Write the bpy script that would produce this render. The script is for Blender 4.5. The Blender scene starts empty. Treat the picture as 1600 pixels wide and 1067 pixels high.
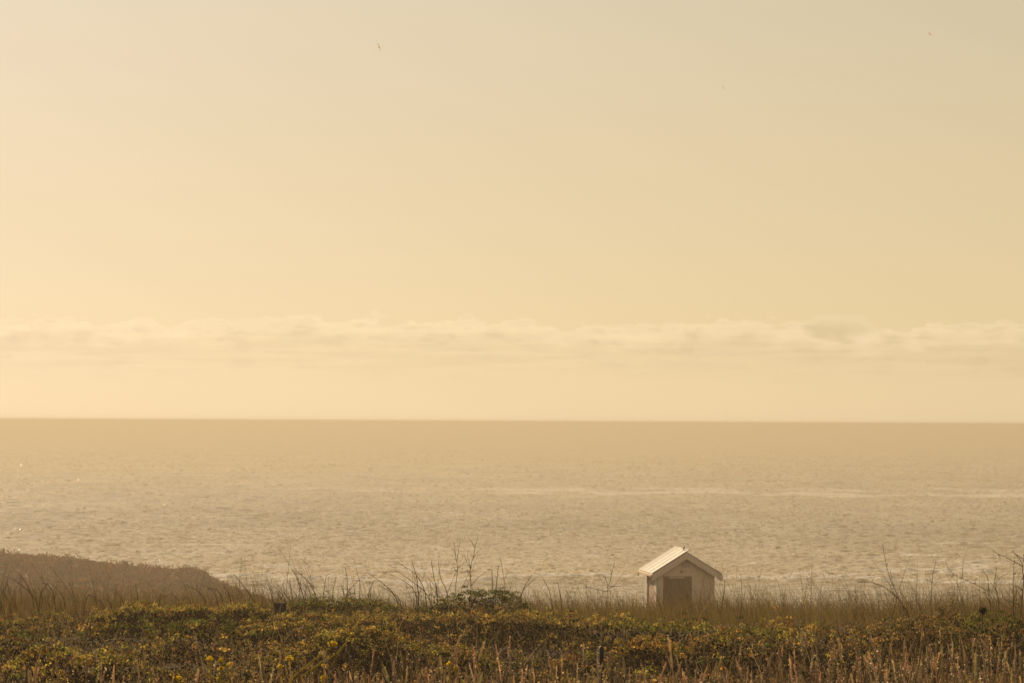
import bpy, bmesh, math, random
import numpy as np
from mathutils import Vector, Matrix, noise as mnoise

rng = np.random.default_rng(7)
random.seed(7)
sc = bpy.context.scene
COL = sc.collection
R = math.radians
CAMZ = 30.0            # eye height above the sea, metres
F = 3760.0             # focal length in pixels of the 1600 px wide frame

# ------------------------------------------------------------------ camera
cam = bpy.data.cameras.new('camera')
cam.sensor_width = 36.0
cam.lens = 36.0 * F / 1600.0
cam.clip_start = 0.5
cam.clip_end = 200000.0
cam_o = bpy.data.objects.new('camera', cam)
COL.objects.link(cam_o)
PITCH = math.atan(124.5 / F)
CROT = Matrix.Rotation(R(90) + PITCH, 3, 'X') @ Matrix.Rotation(R(0.286), 3, 'Z')
cam_o.matrix_world = Matrix.Translation((0, 0, CAMZ)) @ CROT.to_4x4()
sc.camera = cam_o
sc.render.engine = 'CYCLES'
sc.cycles.use_denoising = True
sc.view_settings.view_transform = 'Standard'
sc.view_settings.look = 'None'
sc.view_settings.exposure = 0.0
sc.view_settings.gamma = 1.0


def P(px, py, d):
    """world point d metres ahead that lies on the ray of photo pixel (px, py)"""
    v = CROT @ Vector(((px - 800.0) / F, -(py - 533.5) / F, -1.0))
    v = v * (d / v.y)
    return Vector((v.x, v.y, v.z + CAMZ))


# ------------------------------------------------------------------ helpers
def tag(o, label=None, cat=None, group=None, kind=None):
    if label:
        o['label'] = label
    if cat:
        o['category'] = cat
    if group:
        o['group'] = group
    if kind:
        o['kind'] = kind
    return o


def empty(name, loc, rz=0.0, label=None, cat=None, group=None):
    o = bpy.data.objects.new(name, None)
    COL.objects.link(o)
    o.empty_display_size = 0.2
    o.location = loc
    o.rotation_euler = (0, 0, rz)
    return tag(o, label, cat, group)


def link(name, me, mats, parent=None):
    o = bpy.data.objects.new(name, me)
    COL.objects.link(o)
    for m in (mats if isinstance(mats, (list, tuple)) else [mats]):
        me.materials.append(m)
    if parent:
        o.parent = parent
    return o


def quads(name, V, Q, mats, tint=None, smooth=False, parent=None, vattr=None):
    """one mesh object out of numpy verts and quads; tint = one colour per quad"""
    V = np.ascontiguousarray(V, np.float32)
    Q = np.ascontiguousarray(Q, np.int32)
    me = bpy.data.meshes.new(name)
    n = len(Q)
    me.vertices.add(len(V))
    me.vertices.foreach_set('co', V.ravel())
    me.loops.add(n * 4)
    me.loops.foreach_set('vertex_index', Q.ravel())
    me.polygons.add(n)
    me.polygons.foreach_set('loop_start', np.arange(0, n * 4, 4, dtype=np.int32))
    me.polygons.foreach_set('loop_total', np.full(n, 4, np.int32))
    if smooth:
        me.polygons.foreach_set('use_smooth', np.ones(n, bool))
    me.update(calc_edges=True)
    if tint is not None:
        a = me.attributes.new('tint', 'FLOAT_COLOR', 'FACE')
        c = np.ones((n, 4), np.float32)
        c[:, :3] = tint
        a.data.foreach_set('color', c.ravel())
    for k, v in (vattr or {}).items():
        a = me.attributes.new(k, 'FLOAT', 'POINT')
        a.data.foreach_set('value', np.ascontiguousarray(v, np.float32))
    return link(name, me, mats, parent)


class Geo:
    """collects quads with colours"""
    def __init__(self):
        self.V, self.Q, self.T, self.n = [], [], [], 0

    def add(self, V, Q, T):
        V = np.asarray(V, np.float32)
        Q = np.asarray(Q, np.int64)
        T = np.asarray(T, np.float32)
        if T.ndim == 1:
            T = np.tile(T, (len(Q), 1))
        self.V.append(V)
        self.Q.append(Q + self.n)
        self.T.append(T)
        self.n += len(V)

    def tubes(self, L, rad, tint, sides=3):
        """L (n,k,3) polylines, rad (n,k) or broadcastable, tint (n,3)"""
        L = np.asarray(L, np.float32)
        n, k, _ = L.shape
        rad = np.broadcast_to(np.asarray(rad, np.float32), (n, k))
        t = np.gradient(L, axis=1)
        t /= np.linalg.norm(t, axis=2, keepdims=True) + 1e-9
        ref = np.zeros_like(t)
        ref[..., 0] = 0.93
        ref[..., 1] = 0.37
        u = np.cross(t, ref)
        u /= np.linalg.norm(u, axis=2, keepdims=True) + 1e-9
        w = np.cross(t, u)
        a = np.arange(sides) * 2 * np.pi / sides
        V = L[:, :, None, :] + rad[:, :, None, None] * (
            u[:, :, None, :] * np.cos(a)[None, None, :, None] + w[:, :, None, :] * np.sin(a)[None, None, :, None])
        idx = np.arange(n * k * sides).reshape(n, k, sides)
        nx = np.roll(idx, -1, axis=2)
        Q = np.stack([idx[:, :-1], nx[:, :-1], nx[:, 1:], idx[:, 1:]], -1).reshape(-1, 4)
        T = np.repeat(np.broadcast_to(np.asarray(tint, np.float32), (n, 3)), (k - 1) * sides, axis=0)
        self.add(V.reshape(-1, 3), Q, T)

    def leaves(self, C, nrm, size, tint, aspect=0.62, fold=0.25, along=None):
        """one folded pointed leaf per centre"""
        C = np.asarray(C, np.float32)
        n = len(C)
        nrm = nrm / (np.linalg.norm(nrm, axis=1, keepdims=True) + 1e-9)
        r = rng.normal(size=(n, 3)) if along is None else along
        u = np.cross(nrm, r)
        u /= np.linalg.norm(u, axis=1, keepdims=True) + 1e-9
        w = np.cross(nrm, u)
        s = np.broadcast_to(np.asarray(size, np.float32), (n,))[:, None]
        a = C - u * s * 0.5
        c = C + u * s * 0.5
        b = C + w * s * 0.5 * aspect + nrm * s * fold * 0.5
        d = C - w * s * 0.5 * aspect + nrm * s * fold * 0.5
        V = np.stack([a, b, c, d], 1).reshape(-1, 3)
        Q = np.arange(n * 4).reshape(n, 4)
        self.add(V, Q, np.broadcast_to(tint, (n, 3)))

    def build(self, name, mat, parent=None, smooth=False, origin=None):
        V = np.concatenate(self.V)
        if origin is not None:
            V = V - np.asarray(origin, np.float32)
        return quads(name, V, np.concatenate(self.Q), mat, np.concatenate(self.T), smooth, parent)


def fbm(x, y, seed=0, octaves=4, lac=2.03, gain=0.5):
    """cheap vectorised value noise, about -1..1"""
    out = np.zeros(np.broadcast(x, y).shape)
    amp, tot = 1.0, 0.0
    for o in range(octaves):
        xi, yi = np.floor(x), np.floor(y)
        fx, fy = x - xi, y - yi
        fx, fy = fx * fx * (3 - 2 * fx), fy * fy * (3 - 2 * fy)

        def h(i, j):
            q = np.sin(i * 127.1 + j * 311.7 + (seed + o) * 74.7) * 43758.5453
            return (q - np.floor(q)) * 2 - 1
        v = (h(xi, yi) * (1 - fx) + h(xi + 1, yi) * fx) * (1 - fy) + (h(xi, yi + 1) * (1 - fx) + h(xi + 1, yi + 1) * fx) * fy
        out = out + v * amp
        tot += amp
        amp *= gain
        x, y = x * lac + 17.3, y * lac + 5.7
    return out / tot


def pick(pal, n, jitter=0.18):
    """n colours drawn from [(weight, rgb), ...] with brightness jitter"""
    w = np.array([p[0] for p in pal], float)
    c = np.array([p[1] for p in pal], float)
    i = rng.choice(len(pal), n, p=w / w.sum())
    return np.clip(c[i] * (1 + rng.normal(0, jitter, (n, 1))) * (1 + rng.normal(0, 0.05, (n, 3))), 0.004, 0.9)


# ------------------------------------------------------------------ materials
def mat(name):
    m = bpy.data.materials.new(name)
    m.use_nodes = True
    nt = m.node_tree
    return m, nt, nt.nodes['Principled BSDF'], nt.nodes['Material Output']


def node(nt, t, **kw):
    n = nt.nodes.new(t)
    for k, v in kw.items():
        setattr(n, k, v)
    return n


def plant_mat(name, trans=0.4, rough=0.65, spec=0.25, glow=(1.0, 1.0, 1.0)):
    m, nt, b, out = mat(name)
    at = node(nt, 'ShaderNodeAttribute', attribute_name='tint')
    nz = node(nt, 'ShaderNodeTexNoise')
    nz.inputs['Scale'].default_value = 14.0
    nz.inputs['Detail'].default_value = 2.0
    mr = node(nt, 'ShaderNodeMapRange')
    mr.inputs['To Min'].default_value = 0.75
    mr.inputs['To Max'].default_value = 1.25
    geo = node(nt, 'ShaderNodeNewGeometry')
    nt.links.new(geo.outputs['Position'], nz.inputs['Vector'])
    nt.links.new(nz.outputs[0], mr.inputs['Value'])
    mx = node(nt, 'ShaderNodeMix', data_type='RGBA', blend_type='MULTIPLY')
    mx.inputs[0].default_value = 1.0
    nt.links.new(at.outputs['Color'], mx.inputs[6])
    nt.links.new(mr.outputs[0], mx.inputs[7])
    nt.links.new(mx.outputs[2], b.inputs['Base Color'])
    b.inputs['Roughness'].default_value = rough
    b.inputs['Specular IOR Level'].default_value = spec
    if trans > 0:
        tr = node(nt, 'ShaderNodeBsdfTranslucent')
        ty = node(nt, 'ShaderNodeMix', data_type='RGBA', blend_type='MULTIPLY')
        ty.inputs[0].default_value = 1.0
        ty.inputs[7].default_value = (*glow, 1)
        nt.links.new(mx.outputs[2], ty.inputs[6])
        nt.links.new(ty.outputs[2], tr.inputs['Color'])
        ms = node(nt, 'ShaderNodeMixShader')
        ms.inputs[0].default_value = trans
        nt.links.new(b.outputs[0], ms.inputs[1])
        nt.links.new(tr.outputs[0], ms.inputs[2])
        nt.links.new(ms.outputs[0], out.inputs['Surface'])
    return m


def surf_mat(name, col, rough=0.8, col2=None, scale=3.0, spec=0.3, bump=0.0, bscale=20.0, detail=4.0):
    m, nt, b, out = mat(name)
    b.inputs['Roughness'].default_value = rough
    b.inputs['Specular IOR Level'].default_value = spec
    tc = node(nt, 'ShaderNodeTexCoord')
    if col2 is None:
        b.inputs['Base Color'].default_value = (*col, 1)
    else:
        nz = node(nt, 'ShaderNodeTexNoise')
        nz.inputs['Scale'].default_value = scale
        nz.inputs['Detail'].default_value = detail
        nt.links.new(tc.outputs['Object'], nz.inputs['Vector'])
        cr = node(nt, 'ShaderNodeValToRGB')
        cr.color_ramp.elements[0].position = 0.35
        cr.color_ramp.elements[1].position = 0.68
        cr.color_ramp.elements[0].color = (*col, 1)
        cr.color_ramp.elements[1].color = (*col2, 1)
        nt.links.new(nz.outputs[0], cr.inputs[0])
        nt.links.new(cr.outputs[0], b.inputs['Base Color'])
    if bump > 0:
        n2 = node(nt, 'ShaderNodeTexNoise')
        n2.inputs['Scale'].default_value = bscale
        n2.inputs['Detail'].default_value = 3.0
        nt.links.new(tc.outputs['Object'], n2.inputs['Vector'])
        bp = node(nt, 'ShaderNodeBump')
        bp.inputs['Distance'].default_value = bump
        nt.links.new(n2.outputs[0], bp.inputs['Height'])
        nt.links.new(bp.outputs[0], b.inputs['Normal'])
    return m


M_LEAF = plant_mat('bramble_leaf', 0.55, 0.65, 0.12, (1.30, 1.15, 0.72))
M_DEAD = plant_mat('dead_leaf', 0.12, 0.85, 0.08)
M_DRY = plant_mat('dry_stalk', 0.45, 0.8, 0.04, (1.2, 1.15, 1.0))
M_GRASS = plant_mat('dune_grass', 0.42, 0.65, 0.2, (1.3, 1.2, 0.9))
M_TWIG = plant_mat('bare_twig', 0.0, 0.75, 0.2)
M_PETAL = plant_mat('yellow_petal', 0.45, 0.6, 0.2)
M_SOIL = surf_mat('leaf_litter', (0.035, 0.022, 0.012), 0.95, (0.075, 0.05, 0.027), 1.3, 0.1, 0.05, 6.0)
M_DUNE = surf_mat('dune_ground', (0.16, 0.08, 0.034), 0.95, (0.21, 0.105, 0.044), 0.12, 0.1)

# ------------------------------------------------------------------ light and sky
SUN_AZ, SUN_EL = -25.0, 21.0
sun_dir = Vector((math.sin(R(SUN_AZ)) * math.cos(R(SUN_EL)), math.cos(R(SUN_AZ)) * math.cos(R(SUN_EL)), math.sin(R(SUN_EL))))
sun = bpy.data.lights.new('sun', 'SUN')
sun.energy = 5.0
sun.angle = R(0.55)
sun.color = (1.0, 0.74, 0.45)
sun_o = bpy.data.objects.new('sun', sun)
COL.objects.link(sun_o)
sun_o.rotation_euler = sun_dir.to_track_quat('Z', 'Y').to_euler()
sun_o.location = (-60, 60, 90)

W = bpy.data.worlds.new('World')
sc.world = W
W.use_nodes = True
nt = W.node_tree
bg = nt.nodes['Background']
bg.inputs['Strength'].default_value = 0.1
sky = node(nt, 'ShaderNodeTexSky', sky_type='NISHITA', sun_disc=False)
sky.sun_elevation = R(SUN_EL)
sky.sun_rotation = R(SUN_AZ)
sky.altitude = 10.0
sky.air_density = 1.0
sky.dust_density = 1.0
sky.ozone_density = 1.0


def wmath(op, a, b=None, c=None, clamp=False):
    n = node(nt, 'ShaderNodeMath', operation=op, use_clamp=clamp)
    for i, v in enumerate((a, b, c)):
        if v is None:
            continue
        if isinstance(v, (int, float)):
            n.inputs[i].default_value = v
        else:
            nt.links.new(v, n.inputs[i])
    return n.outputs[0]


def wmix(f, a, b, blend='MIX'):
    n = node(nt, 'ShaderNodeMix', data_type='RGBA', blend_type=blend)
    for i, v in ((0, f), (6, a), (7, b)):
        if isinstance(v, (int, float)):
            n.inputs[i].default_value = v
        elif isinstance(v, tuple):
            n.inputs[i].default_value = (*v, 1)
        else:
            nt.links.new(v, n.inputs[i])
    return n.outputs[2]


tc = node(nt, 'ShaderNodeTexCoord')
sep = node(nt, 'ShaderNodeSeparateXYZ')
nt.links.new(tc.outputs['Generated'], sep.inputs[0])
X, Y, Z = sep.outputs
az = wmath('ARCTAN2', X, Y)
# thin high overcast that veils the blue: brighter low down and towards the sun
ramp = node(nt, 'ShaderNodeValToRGB')
els = ramp.color_ramp.elements
els[0].position, els[0].color = 0.0, (0.945, 0.72, 0.415, 1)
els[1].position, els[1].color = 1.0, (0.20, 0.17, 0.13, 1)
for p, c in ((0.045, (0.915, 0.70, 0.375, 1)), (0.10, (0.855, 0.665, 0.375, 1)), (0.19, (0.75, 0.625, 0.40, 1)), (0.40, (0.48, 0.40, 0.285, 1))):
    e = els.new(p)
    e.color = c
nt.links.new(wmath('MAXIMUM', Z, 0.0), ramp.inputs[0])
dotn = node(nt, 'ShaderNodeVectorMath', operation='DOT_PRODUCT')
nt.links.new(tc.outputs['Generated'], dotn.inputs[0])
dotn.inputs[1].default_value = sun_dir
facing = wmath('MULTIPLY_ADD', dotn.outputs['Value'], 0.50, 0.565)
facing = wmath('ADD', facing, wmath('MULTIPLY', wmath('MAXIMUM', wmath('MULTIPLY', dotn.outputs['Value'], -1.0), 0.0), 1.0))   # paler again opposite the sun
veil = wmix(1.0, ramp.outputs[0], facing, 'MULTIPLY')
veil10 = wmix(1.0, veil, (9.0, 9.0, 9.0), 'MULTIPLY')
skyw = wmix(1.0, sky.outputs[0], (1.0, 0.95, 1.12), 'MULTIPLY')
base = wmix(0.06, veil10, skyw)
glow = wmath('POWER', wmath('MAXIMUM', dotn.outputs['Value'], 0.0), 14.0)
base = wmix(wmath('MULTIPLY', glow, 0.55), base, (9.85, 8.15, 6.6))
cs = node(nt, 'ShaderNodeCombineXYZ')
nt.links.new(wmath('MULTIPLY_ADD', az, 3.0, wmath('MULTIPLY', Z, 7.0)), cs.inputs[0])
nt.links.new(wmath('MULTIPLY_ADD', Z, 26.0, wmath('MULTIPLY', az, 9.0)), cs.inputs[1])
n_ci = node(nt, 'ShaderNodeTexNoise')
n_ci.inputs['Scale'].default_value = 1.0
n_ci.inputs['Detail'].default_value = 4.0
nt.links.new(cs.outputs[0], n_ci.inputs['Vector'])
base = wmix(1.0, base, wmath('MULTIPLY_ADD', n_ci.outputs[0], 0.07, 0.965), 'MULTIPLY')   # faint high cirrus
# low bank of cumulus above the horizon
comb = node(nt, 'ShaderNodeCombineXYZ')
nt.links.new(wmath('MULTIPLY', az, 75.0), comb.inputs[0])
nt.links.new(wmath('MULTIPLY', Z, 190.0), comb.inputs[1])
n_l = node(nt, 'ShaderNodeTexNoise')
n_l.inputs['Scale'].default_value = 1.0
n_l.inputs['Detail'].default_value = 6.0
n_l.inputs['Roughness'].default_value = 0.55
nt.links.new(comb.outputs[0], n_l.inputs['Vector'])
comb2 = node(nt, 'ShaderNodeCombineXYZ')
nt.links.new(wmath('MULTIPLY', az, 17.0), comb2.inputs[0])
comb2.inputs[1].default_value = 3.7
n_top = node(nt, 'ShaderNodeTexNoise')
n_top.inputs['Scale'].default_value = 1.0
n_top.inputs['Detail'].default_value = 5.0
nt.links.new(comb2.outputs[0], n_top.inputs['Vector'])
comb3 = node(nt, 'ShaderNodeCombineXYZ')
nt.links.new(wmath('MULTIPLY', az, 22.0), comb3.inputs[0])
nt.links.new(wmath('MULTIPLY', Z, 330.0), comb3.inputs[1])
n_st = node(nt, 'ShaderNodeTexNoise')
n_st.inputs['Scale'].default_value = 1.0
n_st.inputs['Detail'].default_value = 4.0
nt.links.new(comb3.outputs[0], n_st.inputs['Vector'])
# height below the ragged top of the bank
top = wmath('ADD', wmath('MULTIPLY_ADD', n_top.outputs[0], 0.016, 0.0225), wmath('MULTIPLY', n_l.outputs[0], 0.021))
depth = wmath('SUBTRACT', top, Z)


def smooth(v, lo, hi, a=0.0, b=1.0):
    n = node(nt, 'ShaderNodeMapRange', interpolation_type='SMOOTHSTEP')
    nt.links.new(v, n.inputs['Value'])
    for k, q in (('From Min', lo), ('From Max', hi), ('To Min', a), ('To Max', b)):
        n.inputs[k].default_value = q
    return n.outputs[0]


m_top = smooth(depth, 0.0, 0.0011)
m_bot = smooth(Z, 0.012, 0.030)
m = wmath('MULTIPLY', m_top, m_bot)
# one larger, darker puff riding on the bank
pa = wmath('POWER', wmath('DIVIDE', wmath('SUBTRACT', az, 0.1345), 0.0165), 2.0)
pb = wmath('POWER', wmath('DIVIDE', wmath('SUBTRACT', Z, 0.0380), 0.0062), 2.0)
pd = wmath('ADD', wmath('SUBTRACT', 1.0, wmath('ADD', pa, pb)), wmath('MULTIPLY_ADD', n_l.outputs[0], 2.6, -1.3))
lit = smooth(depth, 0.001, 0.011, 1.0, 0.0)                   # sunlit rims above, dimmer bellies below
streak = smooth(n_st.outputs[0], 0.35, 0.65)
bright = wmath('MULTIPLY_ADD', lit, 0.10, wmath('MULTIPLY_ADD', streak, 0.065, 0.935))
puff = smooth(n_l.outputs[0], 0.52, 0.66)
bright2 = wmath('MULTIPLY_ADD', puff, -0.045, bright)
cl = wmix(1.0, base, bright2, 'MULTIPLY')
clw = wmix(wmath('MULTIPLY', lit, 0.22), cl, (9.6, 7.6, 5.0))
fin = wmix(wmath('MULTIPLY', m, 0.9), base, clw)
p_rim = wmix(smooth(pd, -0.15, 0.25), fin, wmix(0.2, fin, (9.6, 7.6, 5.0)))
p_in = wmix(wmath('MULTIPLY', smooth(pd, 0.05, 1.1), smooth(Z, 0.0445, 0.0385)), p_rim, wmix(1.0, base, (0.915, 0.913, 0.91), 'MULTIPLY'))
nt.links.new(p_in, bg.inputs['Color'])

# ------------------------------------------------------------------ haze: one closed box of sea air
def box_mesh(name, lo, hi):
    bm = bmesh.new()
    bmesh.ops.create_cube(bm, size=1.0)
    lo, hi = Vector(lo), Vector(hi)
    for v in bm.verts:
        v.co = Vector([lo[i] + (v.co[i] + 0.5) * (hi[i] - lo[i]) for i in range(3)])
    me = bpy.data.meshes.new(name)
    bm.to_mesh(me)
    bm.free()
    return me


HAZE = 0.0008
hm = bpy.data.materials.new('sea_haze')
hm.use_nodes = True
hn = hm.node_tree
hn.nodes.remove(hn.nodes['Principled BSDF'])
pv = node(hn, 'ShaderNodeVolumePrincipled')
pv.inputs['Color'].default_value = (0.74, 0.68, 0.555, 1)
pv.inputs['Density'].default_value = HAZE
pv.inputs['Anisotropy'].default_value = 0.25
hn.links.new(pv.outputs[0], hn.nodes['Material Output'].inputs['Volume'])
hz = link('haze', box_mesh('haze', (-45000, -60, -6.0), (45000, 72000, CAMZ + 0.35)), hm)
tag(hz, kind='stuff')

# ------------------------------------------------------------------ sea
def build_sea():
    d = [330.0]
    while d[-1] < 65000:
        q = d[-1]
        d.append(q + (0.55 if q < 520 else max(0.5, 0.15 * q * q / (CAMZ * 2406.0))))
    d = np.array(d)
    a_in = np.linspace(-14.5, 14.5, 760)
    a_out = np.linspace(14.5, 34, 90)[1:]
    a = np.radians(np.concatenate([-a_out[::-1], a_in, a_out]))
    nd, na = len(d), len(a)
    D, A = np.meshgrid(d, a, indexing='ij')
    x, y = D * np.tan(A), D.copy()
    step = np.gradient(d)[:, None]
    stepx = D * np.radians(29 / 760) * 1.1
    z = np.zeros_like(x)
    r2 = np.random.default_rng(11)
    for i in range(96):
        lam = 1.9 * (24 / 1.9) ** (r2.random() ** 1.5) if i > 6 else 35 + 40 * r2.random()
        k = 2 * np.pi / lam
        th = r2.normal(0, 0.8 if lam < 14 else 0.42) + 0.1
        amp = (0.030 * lam ** 0.55 if lam < 9 else 0.055 * lam ** 0.27) * (0.6 if lam > 34 else 1.0)
        ph = r2.random() * 6.283
        fade = np.clip(1.6 - step * 3.2 / lam, 0, 1) * np.clip(1.6 - stepx * 3.2 / lam, 0, 1)
        # groups: amplitude varies from place to place, so crests come and go
        s = np.sin(k * (x * math.sin(th) + y * math.cos(th)) + ph + 0.9 * np.sin(x * k * 0.11 + i) + 0.8 * np.sin(y * k * 0.07 + i * 2))
        s2 = 2 * ((s + 1) / 2) ** 1.5 - 0.9
        z += amp * fade * s2 * (0.52 if lam < 6 else 0.34)
    gust = 0.75 + 0.45 * fbm(x / 120.0, y / 260.0, 31, 3)
    z *= gust
    foam = np.zeros_like(x)
    # breaking wave along the shore
    px = 800 + F * np.tan(A)
    yc = 452 + 6.5 * np.sin(x / 21.0 + 0.6) + 3.0 * np.sin(x / 8.7) + 9 * fbm(x / 11.0, x * 0 + 2.2, 3, 4)
    knots = np.array([-3000, 0, 250, 340, 420, 520, 600, 640, 690, 735, 800, 900, 1000, 1120, 1200, 1290, 1350, 1480, 1600, 4600])
    hts = np.array([1.7, 1.7, 1.8, 2.2, 2.0, 1.55, 1.3, 0.8, 0.75, 1.75, 1.7, 1.5, 1.45, 1.55, 1.9, 2.1, 1.8, 1.7, 1.7, 1.7])
    h = 0.66 * np.interp(px, knots, hts) + 0.30 * fbm(x / 4.5, x * 0 + 9.1, 5, 4)
    s = y - yc
    face = np.clip((s + 15.0) / 15.0, 0, 1)
    prof = np.where(s < 0, face ** 1.15, np.exp(-np.clip(s, 0, None) / 9.0))
    calm = np.where(s < 0, 0.75 + 0.0 * s, np.clip(0.5 + s / 40.0, 0, 1))
    z = z * calm + prof * h
    bro = fbm(x / 1.7, y / 1.4, 8, 4)
    lip = np.clip(1.0 - np.abs(s + 1.0) / (2.3 + 1.6 * fbm(x / 3.0, x * 0 + 4, 12, 3)), 0, 1)
    foam = np.maximum(foam, np.clip(lip * 1.9 + bro * 0.7 - 0.15, 0, 1) * (lip > 0))
    z += np.clip(foam, 0, 1) * 0.16 * (0.5 + bro) * (np.abs(s) < 3)
    crash = np.exp(-((px - 668) / 42.0) ** 2) + 0.8 * np.exp(-((px - 335) / 26.0) ** 2) + 0.55 * np.exp(-((px - 1215) / 22) ** 2)
    white = crash * np.clip(1 - np.abs(s + 2.5) / 8.0, 0, 1)
    foam = np.maximum(foam, np.clip(white * 1.6 + bro * 0.9 - 0.45, 0, 1))
    # loose foam drifting behind the breakers, and far whitecaps over the bar
    drift = fbm(x / 16.0, y / 7.0, 21, 5)
    band = np.exp(-((y - 486) / 28.0) ** 2) * 0.9 + np.exp(-((y - 560) / 40.0) ** 2) * 0.35
    foam = np.maximum(foam, np.clip((drift - 0.22) * 3.5 + (band - 0.75), 0, 0.7) * (band > 0.05) * (s > 1))
    bar = np.exp(-((y - 1040 - 0.05 * x) / 55.0) ** 2) * (0.55 + 0.45 * np.tanh((px - 700) / 300.0))
    d2 = fbm(x / 22.0, y / 24.0, 41, 5)
    foam = np.maximum(foam, np.clip((d2 + 0.15) * 3.0 * bar, 0, 0.95))
    lace = fbm(x / 5.0, y / 2.2, 57, 5)
    foam = np.maximum(foam, np.clip((np.abs(lace) < 0.035) * 0.55 * np.clip((-s - 9) / 6, 0, 1) * (fbm(x / 18.0, y / 8.0, 58, 2) > -0.05), 0, 1))
    V = np.stack([x, y, z], -1).reshape(-1, 3)
    idx = np.arange(nd * na).reshape(nd, na)
    Q = np.stack([idx[:-1, :-1], idx[:-1, 1:], idx[1:, 1:], idx[1:, :-1]], -1).reshape(-1, 4)
    m, nt, b, out = mat('sea_water')
    b.inputs['Base Color'].default_value = (0.085, 0.068, 0.035, 1)
    b.inputs['Roughness'].default_value = 0.13
    sh = node(nt, 'ShaderNodeAttribute', attribute_name='shoal_glitter')
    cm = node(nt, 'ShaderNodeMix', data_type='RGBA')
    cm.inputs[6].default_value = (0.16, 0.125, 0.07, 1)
    cm.inputs[7].default_value = (0.74, 0.59, 0.34, 1)  # sandy surf tone, lightened to paint in sun glitter and wave glow
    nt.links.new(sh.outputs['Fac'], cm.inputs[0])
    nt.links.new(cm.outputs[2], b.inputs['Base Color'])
    b.inputs['IOR'].default_value = 1.333
    geo = node(nt, 'ShaderNodeNewGeometry')
    n1 = node(nt, 'ShaderNodeTexNoise')
    n1.inputs['Scale'].default_value = 0.8
    n1.inputs['Detail'].default_value = 5.0
    n1.inputs['Roughness'].default_value = 0.6
    nt.links.new(geo.outputs['Position'], n1.inputs['Vector'])
    bp = node(nt, 'ShaderNodeBump')
    bp.inputs['Distance'].default_value = 0.16
    bp.inputs['Strength'].default_value = 0.9
    nt.links.new(n1.outputs[0], bp.inputs['Height'])
    nt.links.new(bp.outputs[0], b.inputs['Normal'])
    # gusts roughen the surface in long patches
    mpg = node(nt, 'ShaderNodeMapping')
    mpg.inputs['Scale'].default_value = (0.022, 0.011, 1.0)
    nt.links.new(geo.outputs['Position'], mpg.inputs['Vector'])
    ng = node(nt, 'ShaderNodeTexNoise')
    ng.inputs['Scale'].default_value = 1.0
    ng.inputs['Detail'].default_value = 6.0
    ng.inputs['Roughness'].default_value = 0.62
    nt.links.new(mpg.outputs[0], ng.inputs['Vector'])
    rg = node(nt, 'ShaderNodeMapRange')
    rg.inputs['From Min'].default_value = 0.35
    rg.inputs['From Max'].default_value = 0.65
    rg.inputs['To Min'].default_value = 0.03
    rg.inputs['To Max'].default_value = 0.16
    nt.links.new(ng.outputs[0], rg.inputs['Value'])
    nt.links.new(rg.outputs[0], b.inputs['Roughness'])
    bs = node(nt, 'ShaderNodeMapRange')
    bs.inputs['From Min'].default_value = 0.35
    bs.inputs['From Max'].default_value = 0.65
    bs.inputs['To Min'].default_value = 0.35
    bs.inputs['To Max'].default_value = 1.0
    nt.links.new(ng.outputs[0], bs.inputs['Value'])
    nt.links.new(bs.outputs[0], bp.inputs['Strength'])
    at = node(nt, 'ShaderNodeAttribute', attribute_name='foam')
    n2 = node(nt, 'ShaderNodeTexNoise')
    n2.inputs['Scale'].default_value = 2.2
    n2.inputs['Detail'].default_value = 4.0
    nt.links.new(geo.outputs['Position'], n2.inputs['Vector'])
    ad = node(nt, 'ShaderNodeMath', operation='MULTIPLY_ADD')
    nt.links.new(n2.outputs[0], ad.inputs[0])
    ad.inputs[1].default_value = 0.9
    nt.links.new(at.outputs['Fac'], ad.inputs[2])
    mr = node(nt, 'ShaderNodeMapRange', interpolation_type='SMOOTHSTEP')
    mr.inputs['From Min'].default_value = 0.52
    mr.inputs['From Max'].default_value = 0.95
    nt.links.new(ad.outputs[0], mr.inputs['Value'])
    fb = node(nt, 'ShaderNodeBsdfDiffuse')
    fb.inputs['Color'].default_value = (0.90, 0.88, 0.84, 1)
    ms = node(nt, 'ShaderNodeMixShader')
    nt.links.new(mr.outputs[0], ms.inputs[0])
    nt.links.new(b.outputs[0], ms.inputs[1])
    nt.links.new(fb.outputs[0], ms.inputs[2])
    nt.links.new(ms.outputs[0], out.inputs['Surface'])
    o = quads('sea', V, Q, m, smooth=True, vattr={'foam': foam.reshape(-1), 'shoal_glitter': np.where(s < -1.5, np.clip(0.72 + (s + 1.5) / 60.0, 0.5, 1), np.clip(1.0 - s / 260.0, 0, 1)).reshape(-1)})
    tag(o, kind='structure')
    # steep little wavelets that stand on the swell and catch the sun
    n = 105000
    r3 = np.random.default_rng(5)
    inv = r3.uniform(1 / 4600.0, 1 / 447.0, n)
    q = 1 / inv
    ang = np.radians(r3.uniform(-14.2, 14.2, n))
    gx, gy = q * np.tan(ang), q
    gust2 = fbm(gx / 170.0, gy / (0.10 * gy + 18.0), 91, 4) + 0.6 * fbm(gx / 40.0, gy / 30.0, 93, 3)
    kp = r3.uniform(0, 1, n) < np.clip(0.5 + 1.3 * gust2, 0.06, 1)
    q, ang = q[kp], ang[kp]
    n = len(q)
    row = np.interp(q, d, np.arange(nd))
    col = np.interp(ang, a, np.arange(na))
    zc = z[np.round(row).astype(int), np.round(col).astype(int)]
    cx, cy = q * np.tan(ang), q
    size = r3.uniform(0.28, 0.8, n) * np.clip(q / 800.0, 0.7, 2.2)
    th = r3.normal(0, 0.42, n)
    ux, uy = np.cos(th), np.sin(th)                 # along the crest
    vx, vy = -uy, ux                                # across it
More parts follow.
